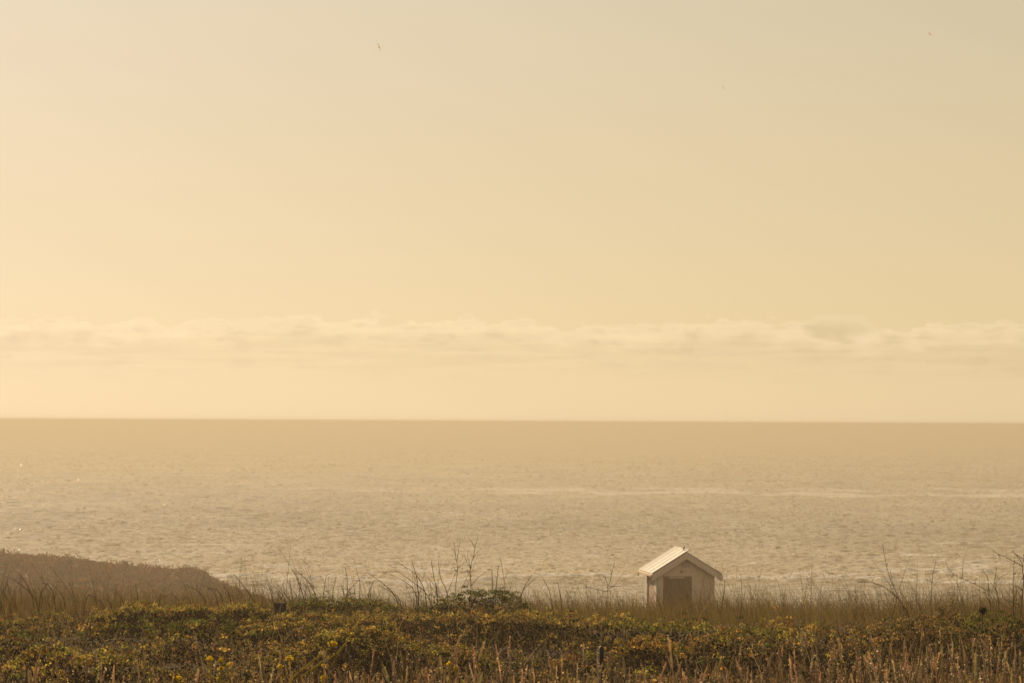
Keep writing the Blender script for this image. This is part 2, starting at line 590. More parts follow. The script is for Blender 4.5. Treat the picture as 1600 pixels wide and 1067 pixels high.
    wdt = size * r3.uniform(0.18, 0.38, n)
    tilt = np.where(r3.uniform(0, 1, n) < 0.16, r3.normal(33, 5, n), r3.normal(15, 7, n)).clip(3, 46)
    hgt = wdt * np.tan(np.radians(tilt))
    def pt(al, ac, up):
        return np.stack([cx + ux * al * size + vx * ac * wdt, cy + uy * al * size + vy * ac * wdt, zc + up], -1)
    lo = -0.02
    A0, A1 = pt(-1, -1, lo), pt(1, -1, lo)
    B0, B1 = pt(-0.7, 0.15, hgt), pt(0.7, 0.15, hgt)
    C0, C1 = pt(-1, 1, lo), pt(1, 1, lo)
    V2 = np.stack([A0, A1, B0, B1, C0, C1], 1).reshape(-1, 3)
    k = np.arange(n)[:, None] * 6
    Q2 = np.concatenate([k + np.array([[0, 1, 3, 2]]), k + np.array([[2, 3, 5, 4]])])
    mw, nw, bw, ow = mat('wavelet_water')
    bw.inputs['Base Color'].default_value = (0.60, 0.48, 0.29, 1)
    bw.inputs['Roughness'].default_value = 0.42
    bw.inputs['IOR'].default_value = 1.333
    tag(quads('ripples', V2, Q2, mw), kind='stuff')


build_sea()

# ------------------------------------------------------------------ ground
GD = np.array([-80, 0, 10, 16, 22, 30, 45, 60, 75, 95, 124, 150, 200, 300, 350, 400, 520.0])
GZ = np.array([1.2, 1.7, 1.95, 2.4, 2.95, 3.32, 3.9, 4.85, 5.95, 7.9, 10.0, 13.2, 20.0, 28.5, 29.9, 31.2, 34.5])


def ground(x, y):
    x, y = np.asarray(x, float), np.asarray(y, float)
    z = CAMZ - np.interp(y, GD, GZ)
    k = np.clip((y - 8) / 20.0, 0, 1) * np.clip((330 - y) / 60.0, 0, 1)
    return z + k * (0.22 * fbm(x / 9.0, y / 9.0, 2, 3) + 0.5 * fbm(x / 35.0, y / 40.0, 4, 2) * np.clip((y - 25) / 80.0, 0, 1))


def build_ground():
    ys = np.concatenate([np.linspace(-70, 8, 14), np.linspace(9, 60, 90), np.linspace(61, 160, 90), np.linspace(163, 520, 80)])
    us = np.linspace(-1, 1, 160)
    Yg, U = np.meshgrid(ys, us, indexing='ij')
    Xg = U * (45 + np.abs(Yg) * 0.75)
    Zg = ground(Xg, Yg)
    idx = np.arange(Xg.size).reshape(Xg.shape)
    Q = np.stack([idx[:-1, :-1], idx[:-1, 1:], idx[1:, 1:], idx[1:, :-1]], -1).reshape(-1, 4)
    o = quads('ground', np.stack([Xg, Yg, Zg], -1).reshape(-1, 3), Q, M_SOIL, smooth=True)
    tag(o, kind='structure')


build_ground()
# ------------------------------------------------------------------ headland
RPX = np.array([-900, -500, -200, -60, 0, 60, 110, 150, 190, 230, 300, 318, 330, 345, 370, 388, 410, 440.0])
RPY = np.array([850, 856, 860, 865, 867, 873, 875, 881, 885, 889, 892, 897, 908, 916, 923, 930, 938, 946.0])
HD = 372.0


def headland_z(x, y):
    px = 800 + F * x / HD
    crest = CAMZ - (np.interp(px, RPX, RPY) + 2.5 - 654.5) / F * HD
    s = (y - HD) / np.where(y < HD, 62.0, 45.0)
    b = np.clip(1 - s * s, 0, 1)
    base = -2.5
    n = 0.9 * fbm(x / 13.0, y / 13.0, 51, 3)
    return base + (crest - base) * b ** 0.9 + n * np.clip((0.97 - b) * 2.2, 0, 1)


def build_headland():
    pxs = np.linspace(-900, 440, 240)
    xs = (pxs - 800) / F * HD
    ys = np.linspace(HD - 64, HD + 46, 70)
    Xg, Yg = np.meshgrid(xs, ys)
    Zg = headland_z(Xg, Yg)
    idx = np.arange(Xg.size).reshape(Xg.shape)
    Q = np.stack([idx[:-1, :-1], idx[:-1, 1:], idx[1:, 1:], idx[1:, :-1]], -1).reshape(-1, 4)
    tag(quads('headland', np.stack([Xg, Yg, Zg], -1).reshape(-1, 3), Q, M_DUNE, smooth=True), kind='structure')
    # low coastal scrub all over it
    g = Geo()
    n = 4400
    cx = rng.uniform(xs[70], xs[-6], n)
    cy = rng.uniform(HD - 50, HD + 6, n)
    cy[:900] = HD + rng.normal(0, 3.0, 900)
    rad = rng.uniform(0.35, 0.95, n)
    rad[:160] = rng.uniform(0.8, 1.9, 160)
    pal = [(5, (0.27, 0.125, 0.045)), (3, (0.31, 0.145, 0.052)), (1.5, (0.35, 0.17, 0.063))]
    tint = pick(pal, n)
    rep = 44
    C = np.stack([cx, cy, headland_z(cx, cy) + rad * 0.15], -1)
    off = rng.normal(size=(n, rep, 3))
    off /= np.linalg.norm(off, axis=2, keepdims=True)
    off[..., 2] = np.abs(off[..., 2]) * 0.55
    pts = C[:, None] + off * (rad[:, None, None] * rng.uniform(0.6, 1.05, (n, rep, 1)))
    g.leaves(pts.reshape(-1, 3), (off + 0.5 * rng.normal(size=off.shape)).reshape(-1, 3), rng.uniform(0.22, 0.5, n * rep),
             np.repeat(tint, rep, 0) * rng.uniform(0.7, 1.3, (n * rep, 1)), 0.8, 0.3)
    tag(g.build('shrubbery', M_DEAD), kind='stuff')


build_headland()

# ------------------------------------------------------------------ bramble scrub
GREEN = [(5, (0.085, 0.11, 0.03)), (3, (0.15, 0.16, 0.045)), (1.2, (0.26, 0.24, 0.075)), (0.8, (0.15, 0.10, 0.045))]
OLIVE = [(3, (0.14, 0.145, 0.045)), (4, (0.31, 0.28, 0.085)), (2.5, (0.43, 0.34, 0.11)), (1.5, (0.25, 0.155, 0.065)), (1.5, (0.13, 0.09, 0.045))]
RUST = [(3, (0.31, 0.19, 0.08)), (3, (0.44, 0.32, 0.115)), (2, (0.26, 0.24, 0.07)), (2, (0.17, 0.105, 0.055)), (1, (0.11, 0.12, 0.04))]
DULL = [(4, (0.14, 0.105, 0.06)), (3, (0.20, 0.15, 0.08)), (2, (0.13, 0.12, 0.045)), (1, (0.32, 0.25, 0.13))]
TWIG = [(3, (0.09, 0.055, 0.03)), (2, (0.16, 0.10, 0.055)), (1, (0.32, 0.24, 0.14))]


def strands(base, h, lean, bend, k=4, curl=0.0):
    """curved stems: base (n,3), height, horizontal lean vector (n,2) per unit height, extra bend toward the tip"""
    base = np.asarray(base, np.float32)
    n = len(base)
    t = np.linspace(0, 1, k)[None, :]
    h = np.broadcast_to(h, (n,))[:, None]
    off = (t * 0.55 + 0.45 * t ** 2 * np.broadcast_to(bend, (n,))[:, None])
    x = base[:, 0:1] + lean[:, 0:1] * off * h
    y = base[:, 1:2] + lean[:, 1:2] * off * h
    z = base[:, 2:3] + h * (t - curl * t ** 3)
    return np.stack([x, y, z], -1)


def ribbons(g, L, w, tint):
    """flat tapered blades along polylines, each turned its own way"""
    n, k, _ = L.shape
    a = rng.uniform(0, np.pi, n)
    side = np.stack([np.cos(a), np.sin(a) * 0.6, np.zeros(n)], -1)[:, None, :]
    tap = np.linspace(1, 0.12, k)[None, :, None]
    w = np.broadcast_to(w, (n,))[:, None, None]
    A, B = L - side * w * tap, L + side * w * tap
    V = np.stack([A, B], 2).reshape(-1, 3)
    idx = np.arange(n * k * 2).reshape(n, k, 2)
    Q = np.stack([idx[:, :-1, 0], idx[:, :-1, 1], idx[:, 1:, 1], idx[:, 1:, 0]], -1).reshape(-1, 4)
    g.add(V, Q, np.repeat(np.broadcast_to(tint, (n, 3)), k - 1, axis=0))


DEAD_SHADE = [(4, (0.036, 0.025, 0.015)), (3, (0.055, 0.037, 0.022)), (1, (0.10, 0.068, 0.04)), (1, (0.04, 0.04, 0.017))]  # dead leaf tones, darkened to paint shade below the shoots


def sprigs(g, pos, pal, leaf, per=20, rad=0.08):
    """leafy shoot tips: a small dome of leaves each, one colour family per shoot"""
    n = len(pos)
    c = pick(pal, n, 0.16)
    i = np.repeat(np.arange(n), per)
    m = len(i)
    v = rng.normal(size=(m, 3))
    v /= np.linalg.norm(v, axis=1, keepdims=True)
    v[:, 2] = np.abs(v[:, 2]) * 0.9 - 0.15
    r = rad * rng.uniform(0.6, 1.35, n)[i]
    p = pos[i] + v * (r * rng.uniform(0.35, 1.0, m))[:, None]
    nrm = v + np.array([0, 0, 0.5]) + rng.normal(0, 0.45, (m, 3))
    g.leaves(p, nrm, leaf * rng.uniform(0.6, 1.3, m), np.clip(c[i] * rng.uniform(0.55, 1.35, (m, 1)), 0, 0.9), 0.72, 0.3)


def dead_shade_fill(g, pos, size):
    n = len(pos)
    g.leaves(pos, rng.normal(size=(n, 3)), size * rng.uniform(0.6, 1.5, n), pick(DEAD_SHADE, n, 0.2), 0.6, 0.3)


def bush(px, top, wpx, d, pal, label, dens=95, deep=0.75, leaf=0.033, name='bramble_bush', cat='bush'):
    top_w = P(px, top, d)
    a = wpx * 0.5 / F * d
    b = a * deep
    gz = float(ground(top_w.x, d))
    H = max(0.35, top_w.z - gz - 0.03)
    root = empty(name, (top_w.x, d, gz), 0, label, cat, 'bramble bushes of the coastal scrub')
    seed = int(px) % 97
    area = a * b * 3.14

    def surface(n, rmax=1.0):
        ang = rng.uniform(0, 2 * np.pi, n)
        rr = np.sqrt(rng.uniform(0, rmax, n))
        sx, sy = rr * np.cos(ang), rr * np.sin(ang)
        lump = 0.80 + 0.34 * fbm(sx * a / 0.55 + seed, sy * b / 0.7, seed, 3)
        edge = 1 + 0.28 * fbm(np.cos(ang) * 2.2 + seed, np.sin(ang) * 2.2, seed + 3, 2)
        hz = H * np.clip(1 - (rr / edge.clip(0.7)) ** 3.2, 0.0, 1) ** 0.55 * lump
        return sx, sy, rr, hz, sx * a, sy * b

    # shoots crown top and far side, dark fill paints shade on the near flank
    sx, sy, rr, hz, x, y = surface(int(dens * area))
    keep = rng.uniform(0, 1, len(sx)) < np.where(sy < -0.30, 0.13, 1.0) * np.clip(1.25 - rr ** 4, 0.2, 1)
    keep &= hz > 0.08
    sx, sy, hz, x, y = sx[keep], sy[keep], hz[keep], x[keep], y[keep]
    n = len(sx)
    z = hz + rng.gamma(2.0, 0.025, n) - 0.04 + (ground(top_w.x + x, d + y) - gz)
    g = Geo()
    sprigs(g, np.stack([x, y, z], -1), pal, leaf)
    g.build('foliage', M_LEAF, root)
    g = Geo()
    sx, sy, rr, hz, x, y = surface(int(700 * area))
    z = hz * rng.uniform(0.05, 0.93, len(sx)) + (ground(top_w.x + x, d + y) - gz)
    dead_shade_fill(g, np.stack([x, y, z], -1), 0.05)
    g.build('undergrowth_shade_leaves', M_DEAD, root)
    g = Geo()
    sx, sy, rr, hz, x, y = surface(max(60, int(70 * area)))
    m = len(sx)
    base = np.stack([x * 0.9, y * 0.9, (ground(top_w.x + x * 0.9, d + y * 0.9) - gz) - 0.05], -1)
    lean = np.stack([rng.normal(-0.1, 0.5, m), rng.normal(-0.1, 0.4, m)], -1)
    g.tubes(strands(base, (hz + rng.uniform(-0.15, 0.10, m)).clip(0.12), lean, rng.uniform(0.3, 1.6, m), 5), np.linspace(0.006, 0.0022, 5)[None, :], pick(TWIG, m))
    g.build('bramble_vines', M_TWIG, root)
    return root


bush(22, 972, 150, 33, GREEN, 'dark green bramble bush cut by the left picture edge')
bush(128, 1004, 290, 26, OLIVE, 'low olive bramble mound near the lower left corner')
bush(300, 935, 330, 43, OLIVE, 'broad yellow-green bramble mound to the left of the dark square board')
bush(447, 958, 120, 40.5, OLIVE, 'small yellow-green bramble hiding the foot of the dark square board')
bush(545, 931, 250, 46.5, GREEN, 'shaded green bramble bush just right of the dark square board')
bush(738, 918, 230, 46, GREEN, 'rounded green bush under the two bare twiggy weeds', deep=0.7)
bush(590, 980, 380, 31.5, OLIVE, 'wide yellow-tipped bramble bank behind the leaning mustard stalks')
bush(842, 947, 190, 41, OLIVE, 'olive bramble mound below the pale breaker left of the hut')
bush(895, 1000, 130, 28, RUST, 'small golden-leaved bramble just left of the dark post')
bush(1062, 974, 270, 31, RUST, 'orange-brown bramble mound in front of the white hut')
bush(938, 1042, 150, 19.5, DULL, 'brown bramble scrap covering the foot of the dark post')
bush(985, 1012, 120, 26.5, OLIVE, 'yellow-green bramble beside the dark post on its right')
bush(1262, 992, 230, 33, DULL, 'dull brown bramble mound between the hut and the right edge')
bush(1440, 942, 210, 38, DULL, 'grey-brown thicket with silvery blades right of the arching stem')
bush(1550, 955, 190, 33, GREEN, 'dark leafy bush at the right picture edge under bare branches')
bush(1420, 1002, 190, 27, DULL, 'brown withered thicket above the dry stalks on the right')
bush(430, 1012, 170, 24, DULL, 'shaded brown bramble behind the yellow flowers')
bush(738, 1008, 200, 25.5, DULL, 'dark bramble tangle above the tall seed stalks in the middle')


def undergrowth():
    """the low scrub between the bushes, nobody could count it"""
    def field(n):
        u = rng.uniform(-0.31, 0.31, n)
        y = np.sqrt(rng.uniform(18.0 ** 2, 52.0 ** 2, n))
        x = u * y
        px = 800 + F * u
        far = np.interp(px, [-400, 0, 420, 800, 900, 1150, 1330, 1420, 1600, 2000], [48, 48, 51, 50, 40, 36, 36, 44, 42, 42]) + 2.5 * fbm(x / 2.0, y / 4.0, 77, 2)
        k = y < far
        x, y, px = x[k], y[k], px[k]
        nn = np.clip((fbm(x / 2.3, y / 2.3, 61, 3) - 0.03) / 0.22, 0, 1)
        nn = nn * nn * (3 - 2 * nn)
        hh = (0.08 + 0.66 * nn) * (1 + 0.25 * fbm(x / 0.45, y / 0.45, 63, 2)) * np.interp(y, [20, 34, 42, 50], [0.85, 0.85, 0.5, 0.2])
        return x, y, px, nn, hh

    g = Geo()
    x, y, px, nn, hh = field(25000)
    k = rng.uniform(0, 1, len(x)) < np.where((nn > 0.02) & (nn < 0.75), 0.25, 0.35 + 0.65 * nn)
    x, y, px, hh = x[k], y[k], px[k], hh[k]
    n = len(x)
    pos = np.stack([x, y, ground(x, y) + hh + rng.gamma(2.0, 0.025, n) - 0.04], -1)
    sel = fbm(x / 2.4, y / 3.0, 66, 2) + rng.normal(0, 0.16, n) + np.clip((px - 1150) / 900, 0, 0.4)
    for lo, hi, pal in ((-9, -0.30, GREEN), (-0.30, 0.05, OLIVE), (0.05, 0.26, RUST), (0.26, 9, DULL)):
        k = (sel >= lo) & (sel < hi)
        sprigs(g, pos[k], pal, 0.032, 19, 0.075)
    tag(g.build('undergrowth', M_LEAF), kind='stuff')
    g = Geo()
    x, y, px, nn, hh = field(170000)
    n = len(x)
    dead_shade_fill(g, np.stack([x, y, ground(x, y) + hh * rng.uniform(0.0, 0.95, n)], -1), 0.05)  # dark dead leaves painting the shade of gaps and flanks
    tag(g.build('dead_shade_leaves', M_DEAD), kind='stuff')
    g = Geo()
    m = 9000
    i = rng.integers(0, n, m)
    base = np.stack([x[i] + rng.normal(0, 0.2, m), y[i] + rng.normal(0, 0.2, m), np.zeros(m)], -1)
    base[:, 2] = ground(base[:, 0], base[:, 1])
    lean = np.stack([rng.normal(-0.15, 0.7, m), rng.normal(0, 0.5, m)], -1)
    ribbons(g, strands(base, rng.uniform(0.25, 0.85, m), lean, rng.uniform(0.2, 1.8, m), 5), rng.uniform(0.002, 0.0055, m),
            pick([(4, (0.10, 0.065, 0.035)), (3, (0.20, 0.13, 0.07)), (1, (0.38, 0.29, 0.17)), (2, (0.10, 0.10, 0.035))], m))
    tag(g.build('dead_stalks', M_DRY), kind='stuff')


undergrowth()

# ------------------------------------------------------------------ dune grass
GRASS = [(4, (0.135, 0.098, 0.04)), (3, (0.105, 0.092, 0.033)), (2, (0.19, 0.135, 0.06)), (2, (0.075, 0.05, 0.027))]


def dune_grass():
    g = Geo()
    n = 105000
    u = rng.uniform(-0.30, 0.30, n)
    y = np.sqrt(rng.uniform(34.0 ** 2, 118.0 ** 2, n))
    x = u * y
    px = 800 + F * u
    near = np.interp(px, [-400, 0, 420, 800, 900, 1150, 1330, 1420, 1600, 2000], [46, 46, 49, 48, 38, 34, 34, 42, 40, 40])
    keep = (y > near + 1.5 * fbm(x / 2, y / 3, 5, 2)) & (fbm(x / 1.1, y / 2.2, 71, 3) > -0.42)
    keep &= ~((np.abs(x - 9.1) < 2.4) & (y > 119.5))
    x, y, px = x[keep], y[keep], px[keep]
    n = len(x)
    tuft = np.clip(0.5 + 1.15 * fbm(x / 2.0, y / 4.0, 73, 3), 0, 1.4)
    lowleft = np.interp(px, [-400, 340, 420, 1000, 1060, 2000], [1.0, 1.0, 1.05, 1.0, 1.0, 1.05])
    h = (0.23 + 0.84 * tuft * rng.uniform(0.35, 1.2, n)) * lowleft
    lean = np.stack([rng.normal(-0.16, 0.34, n), rng.normal(-0.03, 0.25, n)], -1)
    base = np.stack([x, y, ground(x, y) - 0.02], -1)
    ribbons(g, strands(base, h, lean, rng.uniform(0.2, 1.9, n), 4), rng.uniform(0.003, 0.0075, n), pick(GRASS, n))
    tag(g.build('dune_grass', M_GRASS), kind='stuff')
    # taller reeds that stand out of the grass
    g = Geo()
    m = 5600
    u = rng.uniform(-0.30, 0.30, m)
    px = 800 + F * u
    left = px < 800
    y = np.where(left, rng.uniform(47, 58, m), rng.uniform(52, 92, m))
    y = np.where(px > 1340, rng.uniform(42, 78, m), y)
    x = u * y
    dens = np.clip(0.55 + 1.1 * fbm(x / 2.2, x * 0 + 3.3, 81, 3), 0.08, 1) * np.interp(px, [-400, 380, 420, 780, 820, 1000, 1130, 1340, 2000], [0.6, 0.6, 0.7, 0.7, 0.5, 0.4, 0.8, 0.8, 0.8])
    dens = np.where((px > 1000) & (px < 1118), 0.25, dens)
    k = rng.uniform(0, 1, m) < dens
    x, y, px = x[k], y[k], px[k]
    m = len(x)
    h = rng.gamma(5.0, 0.145, m).clip(0.35, 1.5) * np.interp(px, [-400, 400, 460, 2000], [1.05, 1.05, 1.1, 1.08])
    lean = np.stack([rng.normal(-0.24, 0.33, m), rng.normal(0, 0.22, m)], -1)
    base = np.stack([x, y, ground(x, y) - 0.02], -1)
    kink = np.where(rng.uniform(0, 1, m) < 0.18, 3.2, rng.uniform(0.2, 1.5, m))
    L = strands(base, h, lean, kink, 6, 0.0)
    L[..., 2] -= ((np.linspace(0, 1, 6)[None, :] - 0.62).clip(0) * (kink > 3)[:, None] * h[:, None] * 1.3)
    g.tubes(L, np.linspace(1.0, 0.3, 6)[None, :] * rng.uniform(0.0045, 0.009, m)[:, None], pick([(3, (0.15, 0.095, 0.05)), (3, (0.24, 0.16, 0.08)), (1, (0.13, 0.115, 0.045))], m))
    # the longest, dark bent rushes along the skyline
    for d, zoom, lines in ((49.0, (400, 840), (
            [(1080, 400), (1060, 330), (1000, 220), (880, 150)], [(1100, 400), (1090, 360), (960, 260), (870, 200)], [(910, 400), (880, 365), (780, 270), (690, 215)],
            [(930, 400), (900, 370), (760, 290)], [(1020, 400), (1000, 330), (930, 270), (800, 210)], [(1205, 400), (1200, 340), (1150, 250), (1140, 150)],
            [(1140, 400), (1130, 330), (1110, 240), (1095, 140)], [(1025, 400), (1010, 260), (975, 150)], [(572, 420), (570, 370), (570, 240), (555, 180)],
            [(400, 420), (380, 370), (330, 270), (250, 205)], [(315, 410), (300, 370), (240, 215)], [(125, 440), (110, 390), (65, 265)], [(205, 430), (190, 390), (130, 310), (90, 300)],
            [(235, 420), (230, 370), (210, 265)], [(410, 420), (420, 360), (440, 230)], [(540, 410), (560, 350), (640, 265)], [(690, 410), (700, 350), (740, 260)],
            [(1490, 410), (1500, 330), (1515, 170)], [(1485, 400), (1480, 300), (1475, 210)], [(640, 410), (650, 330), (648, 260)], [(480, 420), (478, 340), (500, 250)])),
            (46.5, (0, 840), (
            [(250, 480), (230, 380), (130, 290), (60, 245)], [(225, 470), (210, 390), (170, 290), (120, 225)], [(80, 480), (60, 400), (0, 325)], [(240, 440), (250, 350), (300, 280)],
            [(350, 470), (340, 350), (300, 290), (268, 282)], [(420, 470), (400, 365), (330, 290)], [(480, 470), (470, 370), (430, 275)], [(515, 470), (530, 400), (560, 340), (610, 410)],
            [(785, 480), (770, 390), (715, 315)], [(862, 470), (860, 400), (860, 350), (845, 290)], [(1160, 470), (1140, 410), (1070, 345), (1030, 372)], [(1310, 460), (1290, 390), (1230, 320), (1160, 300)],
            [(1380, 460), (1360, 390), (1330, 325), (1265, 290)], [(1410, 460), (1390, 370), (1350, 315), (1290, 320)], [(1450, 460), (1440, 365), (1395, 295)], [(1620, 470), (1600, 420), (1540, 320), (1460, 225)],
            [(640, 470), (660, 420), (560, 350), (540, 375)], [(960, 460), (1000, 400), (1000, 345), (1040, 380)], [(1200, 470), (1190, 380), (1150, 365), (1140, 400)], [(720, 470), (700, 420), (650, 370)])),
            (52.0, (800, 840), (
            [(30, 480), (50, 350), (110, 280), (180, 228)], [(40, 470), (60, 330), (125, 230)], [(270, 480), (240, 340), (195, 255)], [(330, 470), (300, 350), (285, 270)], [(1010, 560), (1000, 500), (1060, 460), (1140, 418)],
            [(900, 560), (860, 470), (820, 430)], [(1290, 480), (1320, 380), (1330, 260)], [(1420, 480), (1440, 380), (1430, 240)]))):
        for ln in lines:
            pts = [P(zoom[0] + q[0] / 4.0, zoom[1] + q[1] / 4.0, d) for q in ln]
            pts[0].z = min(pts[0].z, float(ground(pts[0].x, d)))
            arr = np.array([list(v) for v in pts])
            t = np.linspace(0, 1, len(arr))
            tt = np.linspace(0, 1, 10)
            Lk = np.stack([np.interp(tt, t, arr[:, c]) for c in range(3)], -1)
            Lk[1:-1] = 0.25 * Lk[:-2] + 0.5 * Lk[1:-1] + 0.25 * Lk[2:]
            g.tubes(Lk[None], np.linspace(0.0105, 0.0045, 10)[None], np.array([[0.085, 0.05, 0.028]]), 4)
    tag(g.build('reeds', M_GRASS), kind='stuff')


dune_grass()


# ------------------------------------------------------------------ dry seed stalks along the bottom
def seed_stalks():
    g = Geo()
    n = 15000
    u = rng.uniform(-0.31, 0.31, n)
    y = np.sqrt(rng.uniform(11.0 ** 2, 20.0 ** 2, n))
    x = u * y
    base = np.stack([x, y, ground(x, y) - 0.02], -1)
    lean = np.stack([rng.normal(-0.08, 0.35, n), rng.normal(0, 0.3, n)], -1)
    ribbons(g, strands(base, rng.uniform(0.22, 0.68, n), lean, rng.uniform(0.2, 1.8, n), 5), rng.uniform(0.0013, 0.0036, n),
            pick([(4, (0.33, 0.24, 0.145)), (3, (0.48, 0.37, 0.24)), (2, (0.18, 0.13, 0.075)), (1.2, (0.15, 0.16, 0.05))], n))
    n = 7500
    u = rng.uniform(-0.31, 0.31, n)
    y = np.sqrt(rng.uniform(12.0 ** 2, 18.5 ** 2, n))
    x = u * y
    px = 800 + F * u
    den = np.interp(px, [-400, 0, 300, 480, 560, 780, 900, 1150, 1240, 1600, 2000], [0.35, 0.35, 0.4, 0.5, 0.95, 0.95, 0.75, 0.7, 1.0, 1.0, 1.0])
    k = rng.uniform(0, 1, n) < den * np.clip(0.7 + 0.8 * fbm(x / 0.9, y / 1.2, 91, 2), 0.1, 1)
    x, y, px = x[k], y[k], px[k]
    n = len(x)
    h = rng.normal(0.62, 0.14, n).clip(0.3, 0.95) + np.interp(px, [0, 400, 560, 1150, 1260, 1600], [-0.06, -0.05, 0.02, 0.0, 0.08, 0.10]) - 0.012 * (y - 14)
    lean = np.stack([rng.normal(-0.03, 0.17, n), rng.normal(0, 0.12, n)], -1)
    base = np.stack([x, y, ground(x, y) - 0.02], -1)
    L = strands(base, h, lean, rng.uniform(0.2, 1.2, n), 4)
    c = pick([(3, (0.43, 0.34, 0.235)), (2, (0.56, 0.46, 0.33)), (2, (0.28, 0.215, 0.14))], n)
    g.tubes(L, np.linspace(0.0032, 0.0022, 4)[None, :], c * 0.8)
    # plume: a ragged spindle over the top of the stalk
    kk = 9
    t = np.linspace(0, 1, kk)
    top, prev = L[:, -1], L[:, -2]
    dirv = top - prev
    dirv /= np.linalg.norm(dirv, axis=1, keepdims=True)
    ln = rng.uniform(0.09, 0.20, n)
    PL = top[:, None, :] + dirv[:, None, :] * ((t - 0.55)[None, :] * ln[:, None])[..., None]
    rad = np.minimum(1.0, t * 4 + 0.2) * np.sqrt(np.clip(1 - t ** 5, 0, 1)) * rng.uniform(0.0028, 0.0056, (n, 1)) * rng.uniform(0.5, 1.35, (n, kk)) + 0.0008
    g.tubes(PL, rad, c * 1.15, 4)
    m = n * 15
    i = np.repeat(np.arange(n), 15)
    tt = rng.uniform(0.02, 0.98, m)
    pos = top[i] + dirv[i] * ((tt - 0.55) * ln[i])[:, None] + rng.normal(0, 0.0045, (m, 3))
    g.leaves(pos, rng.normal(size=(m, 3)), rng.uniform(0.008, 0.02, m), np.clip(c[i] * rng.uniform(0.7, 1.25, (m, 1)), 0, 0.8), 0.5, 0.2)
    tag(g.build('seed_stalks', M_DRY), kind='stuff')


seed_stalks()


# ------------------------------------------------------------------ the hut
def prism(bm, pts, y0, y1):
    """outline in x,z pushed through from y0 to y1"""
    a = [bm.verts.new((x, y0, z)) for x, z in pts]
    b = [bm.verts.new((x, y1, z)) for x, z in pts]
    bm.faces.new(a)
    bm.faces.new(b[::-1])
    for i in range(len(pts)):
        j = (i + 1) % len(pts)
        bm.faces.new((a[j], a[i], b[i], b[j]))


def bx(bm, lo, hi):
    prism(bm, [(lo[0], lo[2]), (hi[0], lo[2]), (hi[0], hi[2]), (lo[0], hi[2])], lo[1], hi[1])


def part(name, fn, m, parent, bevel=0.0):
    bm = bmesh.new()
    fn(bm)
    bmesh.ops.recalc_face_normals(bm, faces=bm.faces)
    if bevel:
        bmesh.ops.bevel(bm, geom=bm.edges[:], offset=bevel, segments=1, affect='EDGES')
    me = bpy.data.meshes.new(name)
    bm.to_mesh(me)
    bm.free()
    return link(name, me, m, parent)


def brick_mat(name, c1, c2, mortar, bump=0.02):
    m, nt, b, out = mat(name)
    tc = node(nt, 'ShaderNodeTexCoord')
    sp = node(nt, 'ShaderNodeSeparateXYZ')
    nt.links.new(tc.outputs['Object'], sp.inputs[0])
    ad = node(nt, 'ShaderNodeMath', operation='ADD')
    nt.links.new(sp.outputs[0], ad.inputs[0])
    nt.links.new(sp.outputs[1], ad.inputs[1])
    cb = node(nt, 'ShaderNodeCombineXYZ')
    nt.links.new(ad.outputs[0], cb.inputs[0])
    nt.links.new(sp.outputs[2], cb.inputs[1])
    br = node(nt, 'ShaderNodeTexBrick')
    br.inputs['Color1'].default_value = (*c1, 1)
    br.inputs['Color2'].default_value = (*c2, 1)
    br.inputs['Mortar'].default_value = (*mortar, 1)
    br.inputs['Scale'].default_value = 1.0
    br.inputs['Brick Width'].default_value = 0.23
    br.inputs['Row Height'].default_value = 0.085
    br.inputs['Mortar Size'].default_value = 0.012
    nt.links.new(cb.outputs[0], br.inputs['Vector'])
    nz = node(nt, 'ShaderNodeTexNoise')
    nz.inputs['Scale'].default_value = 5.0
    nz.inputs['Detail'].default_value = 5.0
    nt.links.new(tc.outputs['Object'], nz.inputs['Vector'])
    mr = node(nt, 'ShaderNodeMapRange')
    mr.inputs['To Min'].default_value = 0.8
    mr.inputs['To Max'].default_value = 1.15
    nt.links.new(nz.outputs[0], mr.inputs['Value'])
    mx = node(nt, 'ShaderNodeMix', data_type='RGBA', blend_type='MULTIPLY')
    mx.inputs[0].default_value = 1.0
    nt.links.new(br.outputs['Color'], mx.inputs[6])
    nt.links.new(mr.outputs[0], mx.inputs[7])
    nt.links.new(mx.outputs[2], b.inputs['Base Color'])
    b.inputs['Roughness'].default_value = 0.85
    bp = node(nt, 'ShaderNodeBump')
    bp.inputs['Distance'].default_value = bump
    bp.invert = True
    nt.links.new(br.outputs['Fac'], bp.inputs['Height'])
    bp.inputs['Strength'].default_value = 0.6
    nt.links.new(bp.outputs[0], b.inputs['Normal'])
    return m


M_WALL = brick_mat('painted_brick', (0.92, 0.71, 0.52), (0.90, 0.69, 0.505), (0.87, 0.67, 0.49), 0.012)
M_PIER = brick_mat('white_brick', (0.78, 0.74, 0.68), (0.70, 0.65, 0.58), (0.52, 0.46, 0.40), 0.03)
M_PINK = brick_mat('pink_brick', (0.52, 0.36, 0.28), (0.46, 0.30, 0.23), (0.50, 0.40, 0.33), 0.02)
M_ROOF = surf_mat('white_sheet_roof', (0.55, 0.54, 0.515), 0.6, (0.63, 0.615, 0.585), 1.8, 0.4)
M_BOARD = surf_mat('painted_board', (0.89, 0.71, 0.55), 0.6, (0.84, 0.66, 0.51), 2.5, 0.3)
M_DOOR = surf_mat('brown_door', (0.33, 0.20, 0.125), 0.7, (0.28, 0.165, 0.10), 2.0, 0.25)
M_DARK = surf_mat('dark_metal', (0.03, 0.027, 0.027), 0.6, (0.045, 0.04, 0.037), 5.0, 0.3)
M_BIRD = surf_mat('dark_feathers', (0.035, 0.028, 0.022), 0.7, (0.06, 0.045, 0.035), 20.0, 0.3)
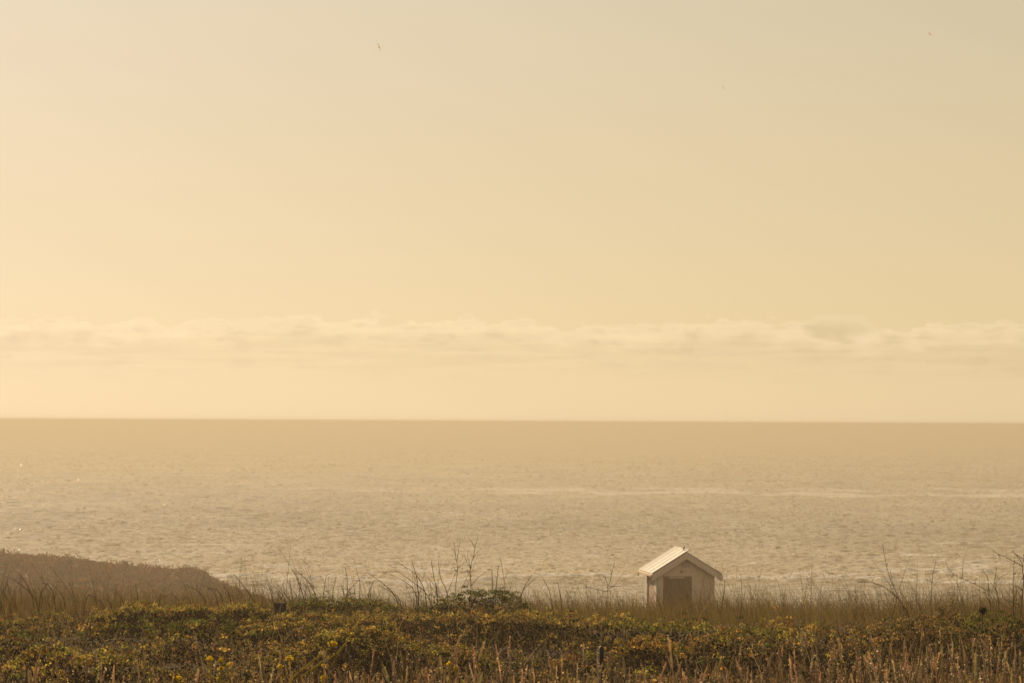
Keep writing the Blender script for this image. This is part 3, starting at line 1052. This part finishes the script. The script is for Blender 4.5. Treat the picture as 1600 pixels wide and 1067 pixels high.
M_VENT = surf_mat('vent_slats', (0.66, 0.52, 0.41), 0.7)
M_LAMP = surf_mat('lamp_shade', (0.30, 0.21, 0.15), 0.6)

HUT_D = 124.0
HUT_RZ = R(8.5)
cw = P(1025.5, 945, HUT_D)
HUT_Z = CAMZ - 9.95
HW, HDEP, EAVE, RIDGE = 3.06, 3.05, 2.26, 3.20     # wall width, depth, wall height at the eaves, ridge
hut = empty('beach_hut', (cw.x, HUT_D, HUT_Z), HUT_RZ,
            'small white gabled hut with a pale sheet roof standing in the dune grass', 'hut')
mid = HW / 2
SL = (RIDGE - EAVE) / mid


def walls(bm):
    prism(bm, [(0.10, -0.6), (HW, -0.6), (HW, EAVE), (mid, RIDGE), (0.10, EAVE + 0.10 * SL)], 0.0, HDEP)


part('wall', walls, M_WALL, hut)
# white corner piers and the pink infill of the seaward side wall
part('corner_pier', lambda bm: bx(bm, (0.0, 0.003, -0.6), (0.098, 0.52, EAVE - 0.02)), M_PIER, hut)
part('corner_pier', lambda bm: bx(bm, (0.0, HDEP - 0.72, -0.6), (0.098, HDEP - 0.003, EAVE - 0.02)), M_PIER, hut)
part('side_panel', lambda bm: bx(bm, (0.055, 0.52, -0.6), (0.098, HDEP - 0.72, EAVE - 0.02)), M_PINK, hut)


def door(bm):
    bx(bm, (0.36, -0.012, -0.6), (1.86, 0.0, 2.03))
    for i in range(7):
        x = 0.40 + i * 0.204
        bx(bm, (x, -0.03, -0.55), (x + 0.188, -0.013, 1.90))


dr = part('door', door, M_DOOR, hut)
part('head_rail', lambda bm: bx(bm, (0.66, -0.055, 1.935), (1.46, -0.014, 1.985)), M_BOARD, dr)
part('handle', lambda bm: bx(bm, (1.62, -0.07, 0.95), (1.66, -0.031, 1.12)), M_DARK, dr)


def vent(bm):
    bx(bm, (mid - 0.22, -0.02, 2.50), (mid + 0.22, -0.002, 2.80))
    for i in range(5):
        bx(bm, (mid - 0.19, -0.045, 2.525 + i * 0.053), (mid + 0.19, -0.021, 2.558 + i * 0.053))


part('vent', vent, M_VENT, hut)


def lamp(bm):
    bx(bm, (mid - 0.26, -0.02, 2.24), (mid - 0.16, -0.001, 2.34))
    bmesh.ops.create_uvsphere(bm, u_segments=10, v_segments=6, radius=0.055,
                              matrix=Matrix.Translation((mid - 0.21, -0.065, 2.27)))


part('door_lamp', lamp, M_LAMP, hut)
FR, BK = -0.24, HDEP + 0.20          # roof runs past both gables
OV_L, OV_R = 0.27, 0.36


def roof_slope(side):
    def fn(bm):
        # ribbed sheet: profile along y, swept up the slope
        ny = 64
        ys = [FR + (BK - FR) * i / ny for i in range(ny + 1)]
        if side < 0:
            x0, x1 = -OV_L, mid + 0.17      # the left sheets run past the ridge
        else:
            x0, x1 = HW + OV_R, mid - 0.02
        up = 0.075

        def zz(x, y, lift):
            base = RIDGE - abs(x - mid) * SL if (side > 0 or x <= mid) else RIDGE + (x - mid) * SL
            u = (y - FR) / (BK - FR) * 4
            seam = 0.027 * math.exp(-((u - round(u)) / 0.035) ** 2)
            return base + up + lift + 0.006 * math.cos(y * 2 * math.pi / 0.11) + seam
        rows = []
        for x in (x0, x1):
            rows.append([bm.verts.new((x, y, zz(x, y, 0.0))) for y in ys])
            rows.append([bm.verts.new((x, y, zz(x, y, 0.028))) for y in ys])
        lo0, hi0, lo1, hi1 = rows
        for i in range(ny):
            bm.faces.new((hi0[i], hi0[i + 1], hi1[i + 1], hi1[i]))
            bm.faces.new((lo0[i], lo1[i], lo1[i + 1], lo0[i + 1]))
            bm.faces.new((lo0[i], lo0[i + 1], hi0[i + 1], hi0[i]))
            bm.faces.new((lo1[i], hi1[i], hi1[i + 1], lo1[i + 1]))
        bm.faces.new((lo0[0], hi0[0], hi1[0], lo1[0]))
        bm.faces.new((lo0[-1], lo1[-1], hi1[-1], hi0[-1]))
    return fn


part('roof_sheet', roof_slope(-1), M_ROOF, hut)
part('roof_sheet', roof_slope(1), M_ROOF, hut)


def barge(side):
    def fn(bm):
        w = 0.34
        xe = -OV_L if side < 0 else HW + OV_R + 0.01
        ze = RIDGE - abs(xe - mid) * SL + 0.06
        t = 0.06
        xm = mid - 0.001 if side < 0 else mid + 0.001
        pts = [(xe, ze), (xm, RIDGE + t), (xm, RIDGE + t - w), (xe, ze - w)]
        prism(bm, pts, FR - 0.035, FR)
    return fn


part('barge_board', barge(-1), M_BOARD, hut)
part('barge_board', barge(1), M_BOARD, hut)
zl = RIDGE - (mid + OV_L) * SL


def gutter(bm):
    prism(bm, [(-OV_L - 0.09, zl - 0.05), (-OV_L + 0.02, zl - 0.05), (-OV_L + 0.02, zl + 0.05), (-OV_L - 0.02, zl + 0.03), (-OV_L - 0.09, zl + 0.03)], FR + 0.002, BK - 0.02)
    for i in range(7):                     # rafter tails under the eave
        y = FR + 0.22 + i * 0.48
        prism(bm, [(-OV_L + 0.022, zl - 0.10), (0.0, zl - 0.10 + 0.25 * SL), (0.0, zl + 0.02 + 0.25 * SL), (-OV_L + 0.022, zl + 0.03)], y, y + 0.06)


part('eave_gutter', gutter, M_BOARD, hut)
part('end_bracket', lambda bm: bx(bm, (-OV_L - 0.06, BK - 0.018, zl - 0.24), (-OV_L + 0.03, BK + 0.03, zl + 0.03)), M_BOARD, hut)


# ------------------------------------------------------------------ bird on the ridge
def skin_mesh(name, pts, edges, rad, m, parent=None, sub=2):
    me = bpy.data.meshes.new(name)
    me.from_pydata(pts, edges, [])
    o = link(name, me, m, parent)
    md = o.modifiers.new('skin', 'SKIN')
    for i, r in enumerate(rad):
        v = me.skin_vertices[0].data[i] if me.skin_vertices else None
        if v:
            v.radius = (r, r)
    return o


def build_bird():
    lp = Matrix.Rotation(HUT_RZ, 4, 'Z')
    loc = Vector((cw.x, HUT_D, HUT_Z)) + lp @ Vector((mid + 0.02, 0.55, RIDGE + 0.125))
    root = empty('small_bird', loc, R(-60), 'small dark bird perched on the ridge of the hut roof', 'bird')
    # lathe-like body along a curved spine: tail, rump, breast, neck, head, beak
    spine = [(-0.135, 0.015, 0.006), (-0.09, 0.035, 0.016), (-0.055, 0.055, 0.030), (-0.01, 0.075, 0.045), (0.03, 0.098, 0.046), (0.052, 0.122, 0.034),
             (0.066, 0.142, 0.029), (0.082, 0.156, 0.029), (0.098, 0.156, 0.018), (0.112, 0.153, 0.006), (0.132, 0.150, 0.0015)]
    g = bmesh.new()
    rings = []
    for x, z, r in spine:
        flat = 0.45 if x < -0.08 else 1.0
        rings.append([g.verts.new((x, r * math.cos(a) * (1.4 if x < -0.1 else 1), z + 0.02 + r * math.sin(a) * flat)) for a in [i * math.pi / 5 for i in range(10)]])
    for a, b in zip(rings, rings[1:]):
        for i in range(10):
            g.faces.new((a[i], a[(i + 1) % 10], b[(i + 1) % 10], b[i]))
    g.faces.new(rings[0][::-1])
    g.faces.new(rings[-1])
    me = bpy.data.meshes.new('body')
    g.to_mesh(me)
    g.free()
    for p in me.polygons:
        p.use_smooth = True
    link('body', me, M_BIRD, root)
    for s in (-1, 1):
        gg = Geo()
        gg.tubes(np.array([[(0.0, 0.018 * s, 0.065), (0.004, 0.019 * s, 0.03), (0.0, 0.020 * s, -0.004), (0.03, 0.022 * s, -0.004)]]), 0.0035, np.array([[0.05, 0.035, 0.02]]), 5)
        gg.build('leg', M_TWIG, root)


build_bird()


# ------------------------------------------------------------------ board, post
def board():
    d = 42.0
    a = P(437.5, 951, d)
    gz = float(ground(a.x, d))
    root = empty('marker_board', (a.x, d, gz), R(-8), 'small dark square board standing among the brambles', 'board')
    h = a.z - gz
    w = 0.112

    def pan(bm):
        bx(bm, (-w, -0.012, h - 0.115), (w, 0.012, h + 0.105))
        bx(bm, (-w - 0.004, -0.02, h + 0.0905), (w + 0.006, 0.02, h + 0.109))

    part('panel', pan, M_DARK, root, 0.003)
    part('post', lambda bm: bx(bm, (-0.03, 0.0135, -0.1), (0.03, 0.07, h + 0.07)), M_DARK, root, 0.004)


board()


def post():
    d = 22.5
    a = P(939.5, 1009, d)
    gz = float(ground(a.x, d))
    root = empty('marker_post', (a.x, d, gz), R(10), 'slim dark post standing in the brambles below the hut', 'post')
    h = a.z - gz

    def shaft(bm):
        prism(bm, [(-0.019, -0.2), (0.019, -0.2), (0.02, h - 0.02), (0.012, h), (-0.012, h), (-0.02, h - 0.02)], -0.02, 0.02)

    part('shaft', shaft, M_DARK, root, 0.003)
    part('band', lambda bm: bx(bm, (-0.0225, -0.024, h - 0.10), (0.0225, 0.024, h - 0.08)), M_DARK, root)


post()


# ------------------------------------------------------------------ weeds that stand up one by one
def zpts(zoom, pts):
    """pixels of a 4x enlargement whose corner is `zoom`, as photo pixels"""
    return [(zoom[0] + x / 4.0, zoom[1] + y / 4.0) for x, y in pts]


def weed(name, d, lines, label, cat, r0=0.0055, group=None, col=(0.11, 0.07, 0.04), depth=0.25):
    """lines: first is the main stem from its foot up, the others are side twigs"""
    foot = P(*lines[0][0], d)
    gz = float(ground(foot.x, d))
    root = empty(name, (foot.x, d, gz), 0, label, cat, group)
    for i, ln in enumerate(lines):
        dd = d + (0 if i == 0 else random.uniform(-depth, depth))
        p0 = P(*ln[0], d)
        pts = []
        nseg = len(ln)
        for j, q in enumerate(ln):
            f = j / max(1, nseg - 1)
            v = P(*q, d + (dd - d) * f)
            pts.append(v - Vector((foot.x, d, gz)))
        if i == 0:
            pts.insert(0, Vector((pts[0].x * 0.5 + random.uniform(-0.03, 0.03), 0, -0.05)))
        # resample with a little natural wobble
        arr = np.array([list(p) for p in pts])
        seg = np.linalg.norm(np.diff(arr, axis=0), axis=1)
        t = np.concatenate([[0], np.cumsum(seg)])
        tt = np.linspace(0, t[-1], 3 * len(arr))
        L = np.stack([np.interp(tt, t, arr[:, c]) for c in range(3)], -1)
        L[1:-1] += rng.normal(0, 0.004, L[1:-1].shape)
        g = Geo()
        k = len(L)
        r = np.linspace(1.0, 0.45, k) * (r0 * 1.25 if i == 0 else r0 * 0.85)
        g.tubes(L[None], r[None], np.array([col]) * rng.uniform(0.85, 1.15), 5)
        g.build('stem' if i == 0 else 'twig', M_TWIG, root)
    return root


Z2, Z3, Z4, Z1 = (400, 840), (800, 840), (1200, 840), (0, 840)
GW = 'bare weeds standing above the dune grass'
weed('bare_weed', 46.2, [zpts(Z2, [(1250, 400), (1250, 300), (1262, 200), (1250, 130), (1235, 20)]), zpts(Z2, [(1253, 150), (1268, 70), (1275, 12)]),
     zpts(Z2, [(1258, 220), (1240, 190), (1222, 160)]), zpts(Z2, [(1262, 190), (1290, 165), (1310, 148)]), zpts(Z2, [(1250, 110), (1228, 60)])],
     'bare twiggy weed forking into a narrow V above the round green bush', 'weed', 0.0065, GW)
weed('bare_weed', 46.0, [zpts(Z2, [(1345, 400), (1343, 300), (1338, 200), (1355, 130), (1370, 55), (1388, -5)]), zpts(Z2, [(1340, 190), (1318, 150), (1302, 105)]),
     zpts(Z2, [(1356, 130), (1375, 100), (1390, 80)]), zpts(Z2, [(1368, 62), (1350, 30), (1333, 5)]), zpts(Z2, [(1345, 300), (1380, 255), (1435, 215)]),
     zpts(Z2, [(1345, 190), (1325, 135), (1322, 95)]), zpts(Z2, [(1345, 240), (1320, 200)])],
     'tallest bare branching weed, standing behind the round green bush', 'weed', 0.0075, GW)
weed('bare_weed', 47.0, [zpts(Z2, [(1560, 400), (1558, 320), (1545, 230), (1525, 115)]), zpts(Z2, [(1548, 270), (1562, 235), (1578, 200)]), zpts(Z2, [(1540, 260), (1510, 220)])],
     'thin pale weed right of the two twiggy weeds on the green bush', 'weed', 0.006, GW)
weed('bare_weed', 44.0, [zpts(Z1, [(1490, 400), (1495, 330), (1500, 240), (1510, 118)]), zpts(Z1, [(1560, 360), (1548, 290), (1535, 200), (1525, 112)]),
     zpts(Z1, [(1504, 210), (1520, 150)]), zpts(Z1, [(1500, 240), (1538, 225)]), zpts(Z1, [(1508, 160), (1530, 150)])],
     'pale ladder-like pair of thin stems beside the end of the hazy headland', 'weed', 0.0045, GW, (0.2, 0.14, 0.08))
weed('bare_weed', 27.5, [zpts(Z3, [(565, 640), (578, 560), (590, 460), (597, 330), (605, 280), (625, 220), (642, 155)]), zpts(Z3, [(600, 300), (585, 250), (558, 222), (545, 240)]),
     zpts(Z3, [(600, 320), (640, 300), (690, 228)]), zpts(Z3, [(596, 335), (520, 320), (445, 298)]), zpts(Z3, [(604, 300), (650, 305), (720, 295)]), zpts(Z3, [(625, 222), (612, 190)])],
     'tall brown weed with spreading twigs rising between the post and the hut', 'weed', 0.0042, GW)
weed('bare_weed', 48.0, [zpts(Z3, [(975, 560), (950, 500), (925, 425), (890, 335)]), zpts(Z3, [(930, 440), (945, 400)])],
     'dark leaning stem crossing the front of the white hut', 'weed', 0.008, GW, (0.07, 0.045, 0.028))
weed('bare_weed', 44.0, [zpts(Z4, [(870, 500), (850, 440), (800, 340), (760, 250), (735, 150), (715, 35)]), zpts(Z4, [(762, 252), (795, 245), (820, 225)]), zpts(Z4, [(785, 300), (770, 240), (765, 195)]),
     zpts(Z4, [(742, 180), (752, 150)])],
     'tall lone weed leaning left over the arching stem right of the hut', 'weed', 0.0065, GW)
weed('arching_stem', 40.0, [zpts(Z4, [(880, 480), (850, 430), (800, 360), (720, 305), (650, 278), (600, 273), (562, 278)])],
     'thick brown stem arching over to the left above the right-hand grass', 'stem', 0.009, GW, (0.10, 0.06, 0.035))
weed('bare_weed', 41.0, [zpts(Z4, [(1395, 520), (1388, 420), (1380, 330), (1370, 240), (1337, 195)]), zpts(Z4, [(1372, 330), (1290, 288), (1180, 240), (1125, 195), (1110, 135)]), zpts(Z4, [(1213, 245), (1220, 140)]),
     zpts(Z4, [(1290, 288), (1305, 250)]), zpts(Z4, [(1160, 225), (1145, 255)])],
     'weed with one long twig sweeping left, between arching stem and bare shrub', 'weed', 0.007, GW)
weed('bare_weed', 41.5, [zpts(Z4, [(1445, 500), (1440, 380), (1415, 285), (1430, 185)]), zpts(Z4, [(1420, 282), (1460, 240), (1515, 208)]), zpts(Z4, [(1432, 340), (1400, 290), (1370, 250)])],
     'short forked weed just left of the bare shrub at the edge', 'weed', 0.0065, GW)
weed('bare_weed', 52.0, [zpts(Z4, [(1020, 420), (1022, 320), (1030, 230), (1047, 155)]), zpts(Z4, [(1024, 280), (1005, 235)]), zpts(Z4, [(1035, 220), (1060, 200)])],
     'thin upright weed above the grey-brown thicket on the right', 'weed', 0.008, GW)
weed('bare_shrub', 33.0, [zpts(Z4, [(1555, 640), (1575, 500), (1590, 400), (1595, 250), (1592, 150), (1560, 115), (1527, 80)]), zpts(Z4, [(1592, 180), (1545, 150), (1480, 115), (1440, 105), (1398, 72)]),
     zpts(Z4, [(1590, 130), (1550, 100)]), zpts(Z4, [(1535, 480), (1530, 330), (1537, 200), (1540, 120)]), zpts(Z4, [(1536, 230), (1555, 200)]), zpts(Z4, [(1590, 330), (1560, 300), (1530, 310)]),
     zpts(Z4, [(1592, 260), (1620, 180), (1640, 120)]), zpts(Z4, [(1440, 105), (1455, 130)]), zpts(Z4, [(1595, 150), (1600, 100)]), zpts(Z4, [(1580, 430), (1530, 400), (1480, 390)])],
     'bare branching shrub half out of frame at the right edge', 'shrub', 0.0075)


def thistle():
    d = 30.0
    top = P(1535.5, 954, d)
    gz = float(ground(top.x, d))
    root = empty('thistle', (top.x, d, gz), 0, 'dark dried flower head on a stalk below the bare shrub', 'thistle')
    h = top.z - gz
    g = Geo()
    g.tubes(np.array([[(0.0, 0, -0.05), (-0.012, 0, h * 0.4), (-0.005, 0, h * 0.75), (0, 0, h)]]), np.array([[0.006, 0.0055, 0.005, 0.006]]), np.array([[0.06, 0.04, 0.025]]), 5)
    g.build('stem', M_TWIG, root)
    g = Geo()
    t = np.linspace(0, 1, 7)
    g.tubes(np.array([[(0, 0, h - 0.035 + 0.07 * v) for v in t]]), (np.sin(t * 2.6 + 0.25) * 0.033 + 0.001)[None], np.array([[0.035, 0.024, 0.017]]), 9)
    n = 90
    v = rng.normal(size=(n, 3))
    v /= np.linalg.norm(v, axis=1, keepdims=True)
    c = np.array([0, 0, h])
    L = np.stack([c + v * 0.018, c + v * 0.045, c + v * rng.uniform(0.055, 0.085, (n, 1))], 1)
    g.tubes(L, np.array([[0.0045, 0.003, 0.0006]]), np.array([[0.04, 0.027, 0.018]]))
    g.build('flower_head', M_TWIG, root)


thistle()


# ------------------------------------------------------------------ yellow flowers
def flower(root, o, c, r):
    g = Geo()
    n = 40
    r = r * 1.2
    v = rng.normal(size=(n, 3))
    v[:, 2] = np.abs(v[:, 2]) * 0.8
    v /= np.linalg.norm(v, axis=1, keepdims=True)
    g.leaves(np.array(c) - np.array(o) + v * r * rng.uniform(0.3, 1.0, (n, 1)), v + rng.normal(0, 0.4, (n, 3)), r * rng.uniform(0.6, 1.1, n),
             pick([(3, (0.78, 0.55, 0.03)), (1, (0.82, 0.64, 0.06))], n, 0.1), 0.8, 0.3)
    g.build('flower', M_PETAL, root)


def flower_plant(d, stems, label, r=0.022, cat='flower', name='yellow_flower'):
    """stems: list of (polyline in photo pixels, with a flower at its tip or not)"""
    f = P(*stems[0][0][0], d)
    gz = float(ground(f.x, d))
    o = Vector((f.x, d, gz))
    root = empty(name, o, 0, label, cat, 'yellow flowers among the foreground stalks')
    for pts, fl in stems:
        dd = d + random.uniform(-0.15, 0.15)
        L = [P(*q, dd) for q in pts]
        L.insert(0, Vector((f.x * 0.6 + L[0].x * 0.4, d, gz - 0.03)))
        arr = np.array([list(v - o) for v in L])
        t = np.linspace(0, 1, len(arr))
        tt = np.linspace(0, 1, 4 * len(arr))
        A = np.stack([np.interp(tt, t, arr[:, c]) for c in range(3)], -1)
        A[1:-1] += rng.normal(0, 0.002, A[1:-1].shape)
        g = Geo()
        g.tubes(A[None], np.linspace(0.0085, 0.0050, len(A))[None], np.array([[0.40, 0.37, 0.09]]), 5)
        n = 34                               # small pods and leaves up the stem
        i = rng.integers(len(A) // 3, len(A), n)
        g.leaves(A[i] + rng.normal(0, 0.006, (n, 3)), rng.normal(size=(n, 3)), rng.uniform(0.012, 0.028, n),
                 pick([(2, (0.38, 0.34, 0.08)), (1, (0.20, 0.21, 0.06))], n), 0.45, 0.2)
        g.build('stem', M_LEAF, root)
        if fl:
            flower(root, o, L[-1], r)
    return root


flower_plant(17.0, [([(452, 1062), (486, 1034), (505, 1020), (520, 1007)], True), ([(470, 1058), (500, 1036), (530, 1018), (551, 988)], False)],
             'two long yellowish mustard stalks leaning right, one tipped with a flower', 0.026, 'mustard plant', 'mustard_plant')
flower_plant(17.5, [([(330, 1064), (328, 1030)], True), ([(346, 1066), (345, 1033)], True), ([(340, 1066), (345, 1045)], True), ([(356, 1066), (359, 1039)], True)],
             'cluster of four yellow flower heads low on the left', 0.022)
flower_plant(16.5, [([(455, 1064), (452, 1030)], True), ([(442, 1064), (438, 1043)], True)], 'pair of yellow blooms at the foot of the mustard stalks', 0.022)
flower_plant(16.0, [([(506, 1066), (508, 1041)], True), ([(504, 1066), (506, 1060)], True)], 'small yellow flowers one above the other right of the mustard stalks', 0.022)
flower_plant(18.0, [([(702, 1062), (702, 1038)], True), ([(714, 1062), (713, 1043)], True)], 'two small yellow flowers among the tall seed stalks in the middle', 0.018)
flower_plant(18.0, [([(748, 1062), (748, 1039)], True)], 'single tiny yellow flower right of the paired flowers in the middle', 0.014)
flower_plant(16.0, [([(283, 1068), (280, 1060)], True), ([(274, 1068), (275, 1062)], True)], 'low yellow flowers left of the cluster of four', 0.02)


# ------------------------------------------------------------------ gulls
def gull(px, py, d, rot, label, span=1.15):
    p = P(px, py, d)
    root = bpy.data.objects.new('seagull', None)
    COL.objects.link(root)
    root.location = p
    root.rotation_euler = rot
    tag(root, label, 'bird', 'gulls high over the sea')
    bm = bmesh.new()
    # body: rings along x, wings lofted out of its middle as part of the same surface
    prof = [(-0.26, 0.012, 0.006), (-0.18, 0.035, 0.018), (-0.06, 0.058, 0.055), (0.06, 0.060, 0.062), (0.14, 0.045, 0.045), (0.20, 0.034, 0.036), (0.25, 0.018, 0.018), (0.29, 0.004, 0.004)]
    rings = [[bm.verts.new((x, ry * math.cos(a), rz * math.sin(a))) for a in [i * math.pi / 4 + math.pi / 8 for i in range(8)]] for x, ry, rz in prof]
    wing_faces = []
    for k in range(len(rings) - 1):
        for i in range(8):
            f = (rings[k][i], rings[k][(i + 1) % 8], rings[k + 1][(i + 1) % 8], rings[k + 1][i])
            if k in (2, 3) and i in (7, 3):
                wing_faces.append((k, i))
                continue
            bm.faces.new(f)
    bm.faces.new(rings[0][::-1])
    bm.faces.new(rings[-1])
    for side, i in ((1, 7), (-1, 3)):
        j = (i + 1) % 8
        root_up = [rings[k][j if side > 0 else i] for k in (2, 3, 4)]
        root_lo = [rings[k][i if side > 0 else j] for k in (2, 3, 4)]
        prev_u, prev_l = root_up, root_lo
        for yy, xb, xf, zz, th in ((0.22, -0.07, 0.15, 0.09, 0.012), (0.40, -0.10, 0.10, 0.08, 0.009), (span / 2, -0.20, -0.15, 0.0, 0.004)):
            u = [bm.verts.new((x, side * yy, zz + th)) for x in (xb, (xb + xf) / 2, xf)]
            l = [bm.verts.new((x, side * yy, zz - th)) for x in (xb, (xb + xf) / 2, xf)]
            for q in range(2):
                bm.faces.new((prev_u[q], prev_u[q + 1], u[q + 1], u[q]))
                bm.faces.new((prev_l[q], l[q], l[q + 1], prev_l[q + 1]))
            bm.faces.new((prev_u[0], u[0], l[0], prev_l[0]))
            bm.faces.new((prev_u[2], prev_l[2], l[2], u[2]))
            prev_u, prev_l = u, l
        for q in range(2):
            bm.faces.new((prev_u[q], prev_u[q + 1], prev_l[q + 1], prev_l[q]))
    bmesh.ops.recalc_face_normals(bm, faces=bm.faces)
    me = bpy.data.meshes.new('body')
    bm.to_mesh(me)
    bm.free()
    link('body', me, M_GULL, root)


M_GULL = surf_mat('gull_plumage', (0.86, 0.84, 0.80), 0.7)
_n = M_GULL.node_tree
_t = node(_n, 'ShaderNodeBsdfTranslucent')
_t.inputs['Color'].default_value = (0.92, 0.88, 0.80, 1)
_m = node(_n, 'ShaderNodeMixShader')
_m.inputs[0].default_value = 0.55
_n.links.new(_n.nodes['Principled BSDF'].outputs[0], _m.inputs[1])
_n.links.new(_t.outputs[0], _m.inputs[2])
_n.links.new(_m.outputs[0], _n.nodes['Material Output'].inputs['Surface'])
gull(592, 74, 330.0, (R(75), R(-20), R(60)), 'tiny gull banking steeply high in the sky left of centre')
gull(1130, 138, 380.0, (R(80), R(10), R(75)), 'faint gull gliding edge-on high in the sky above the hut')
gull(1453, 54, 430.0, (R(25), R(15), R(140)), 'smallest gull, close to the top right corner of the sky')
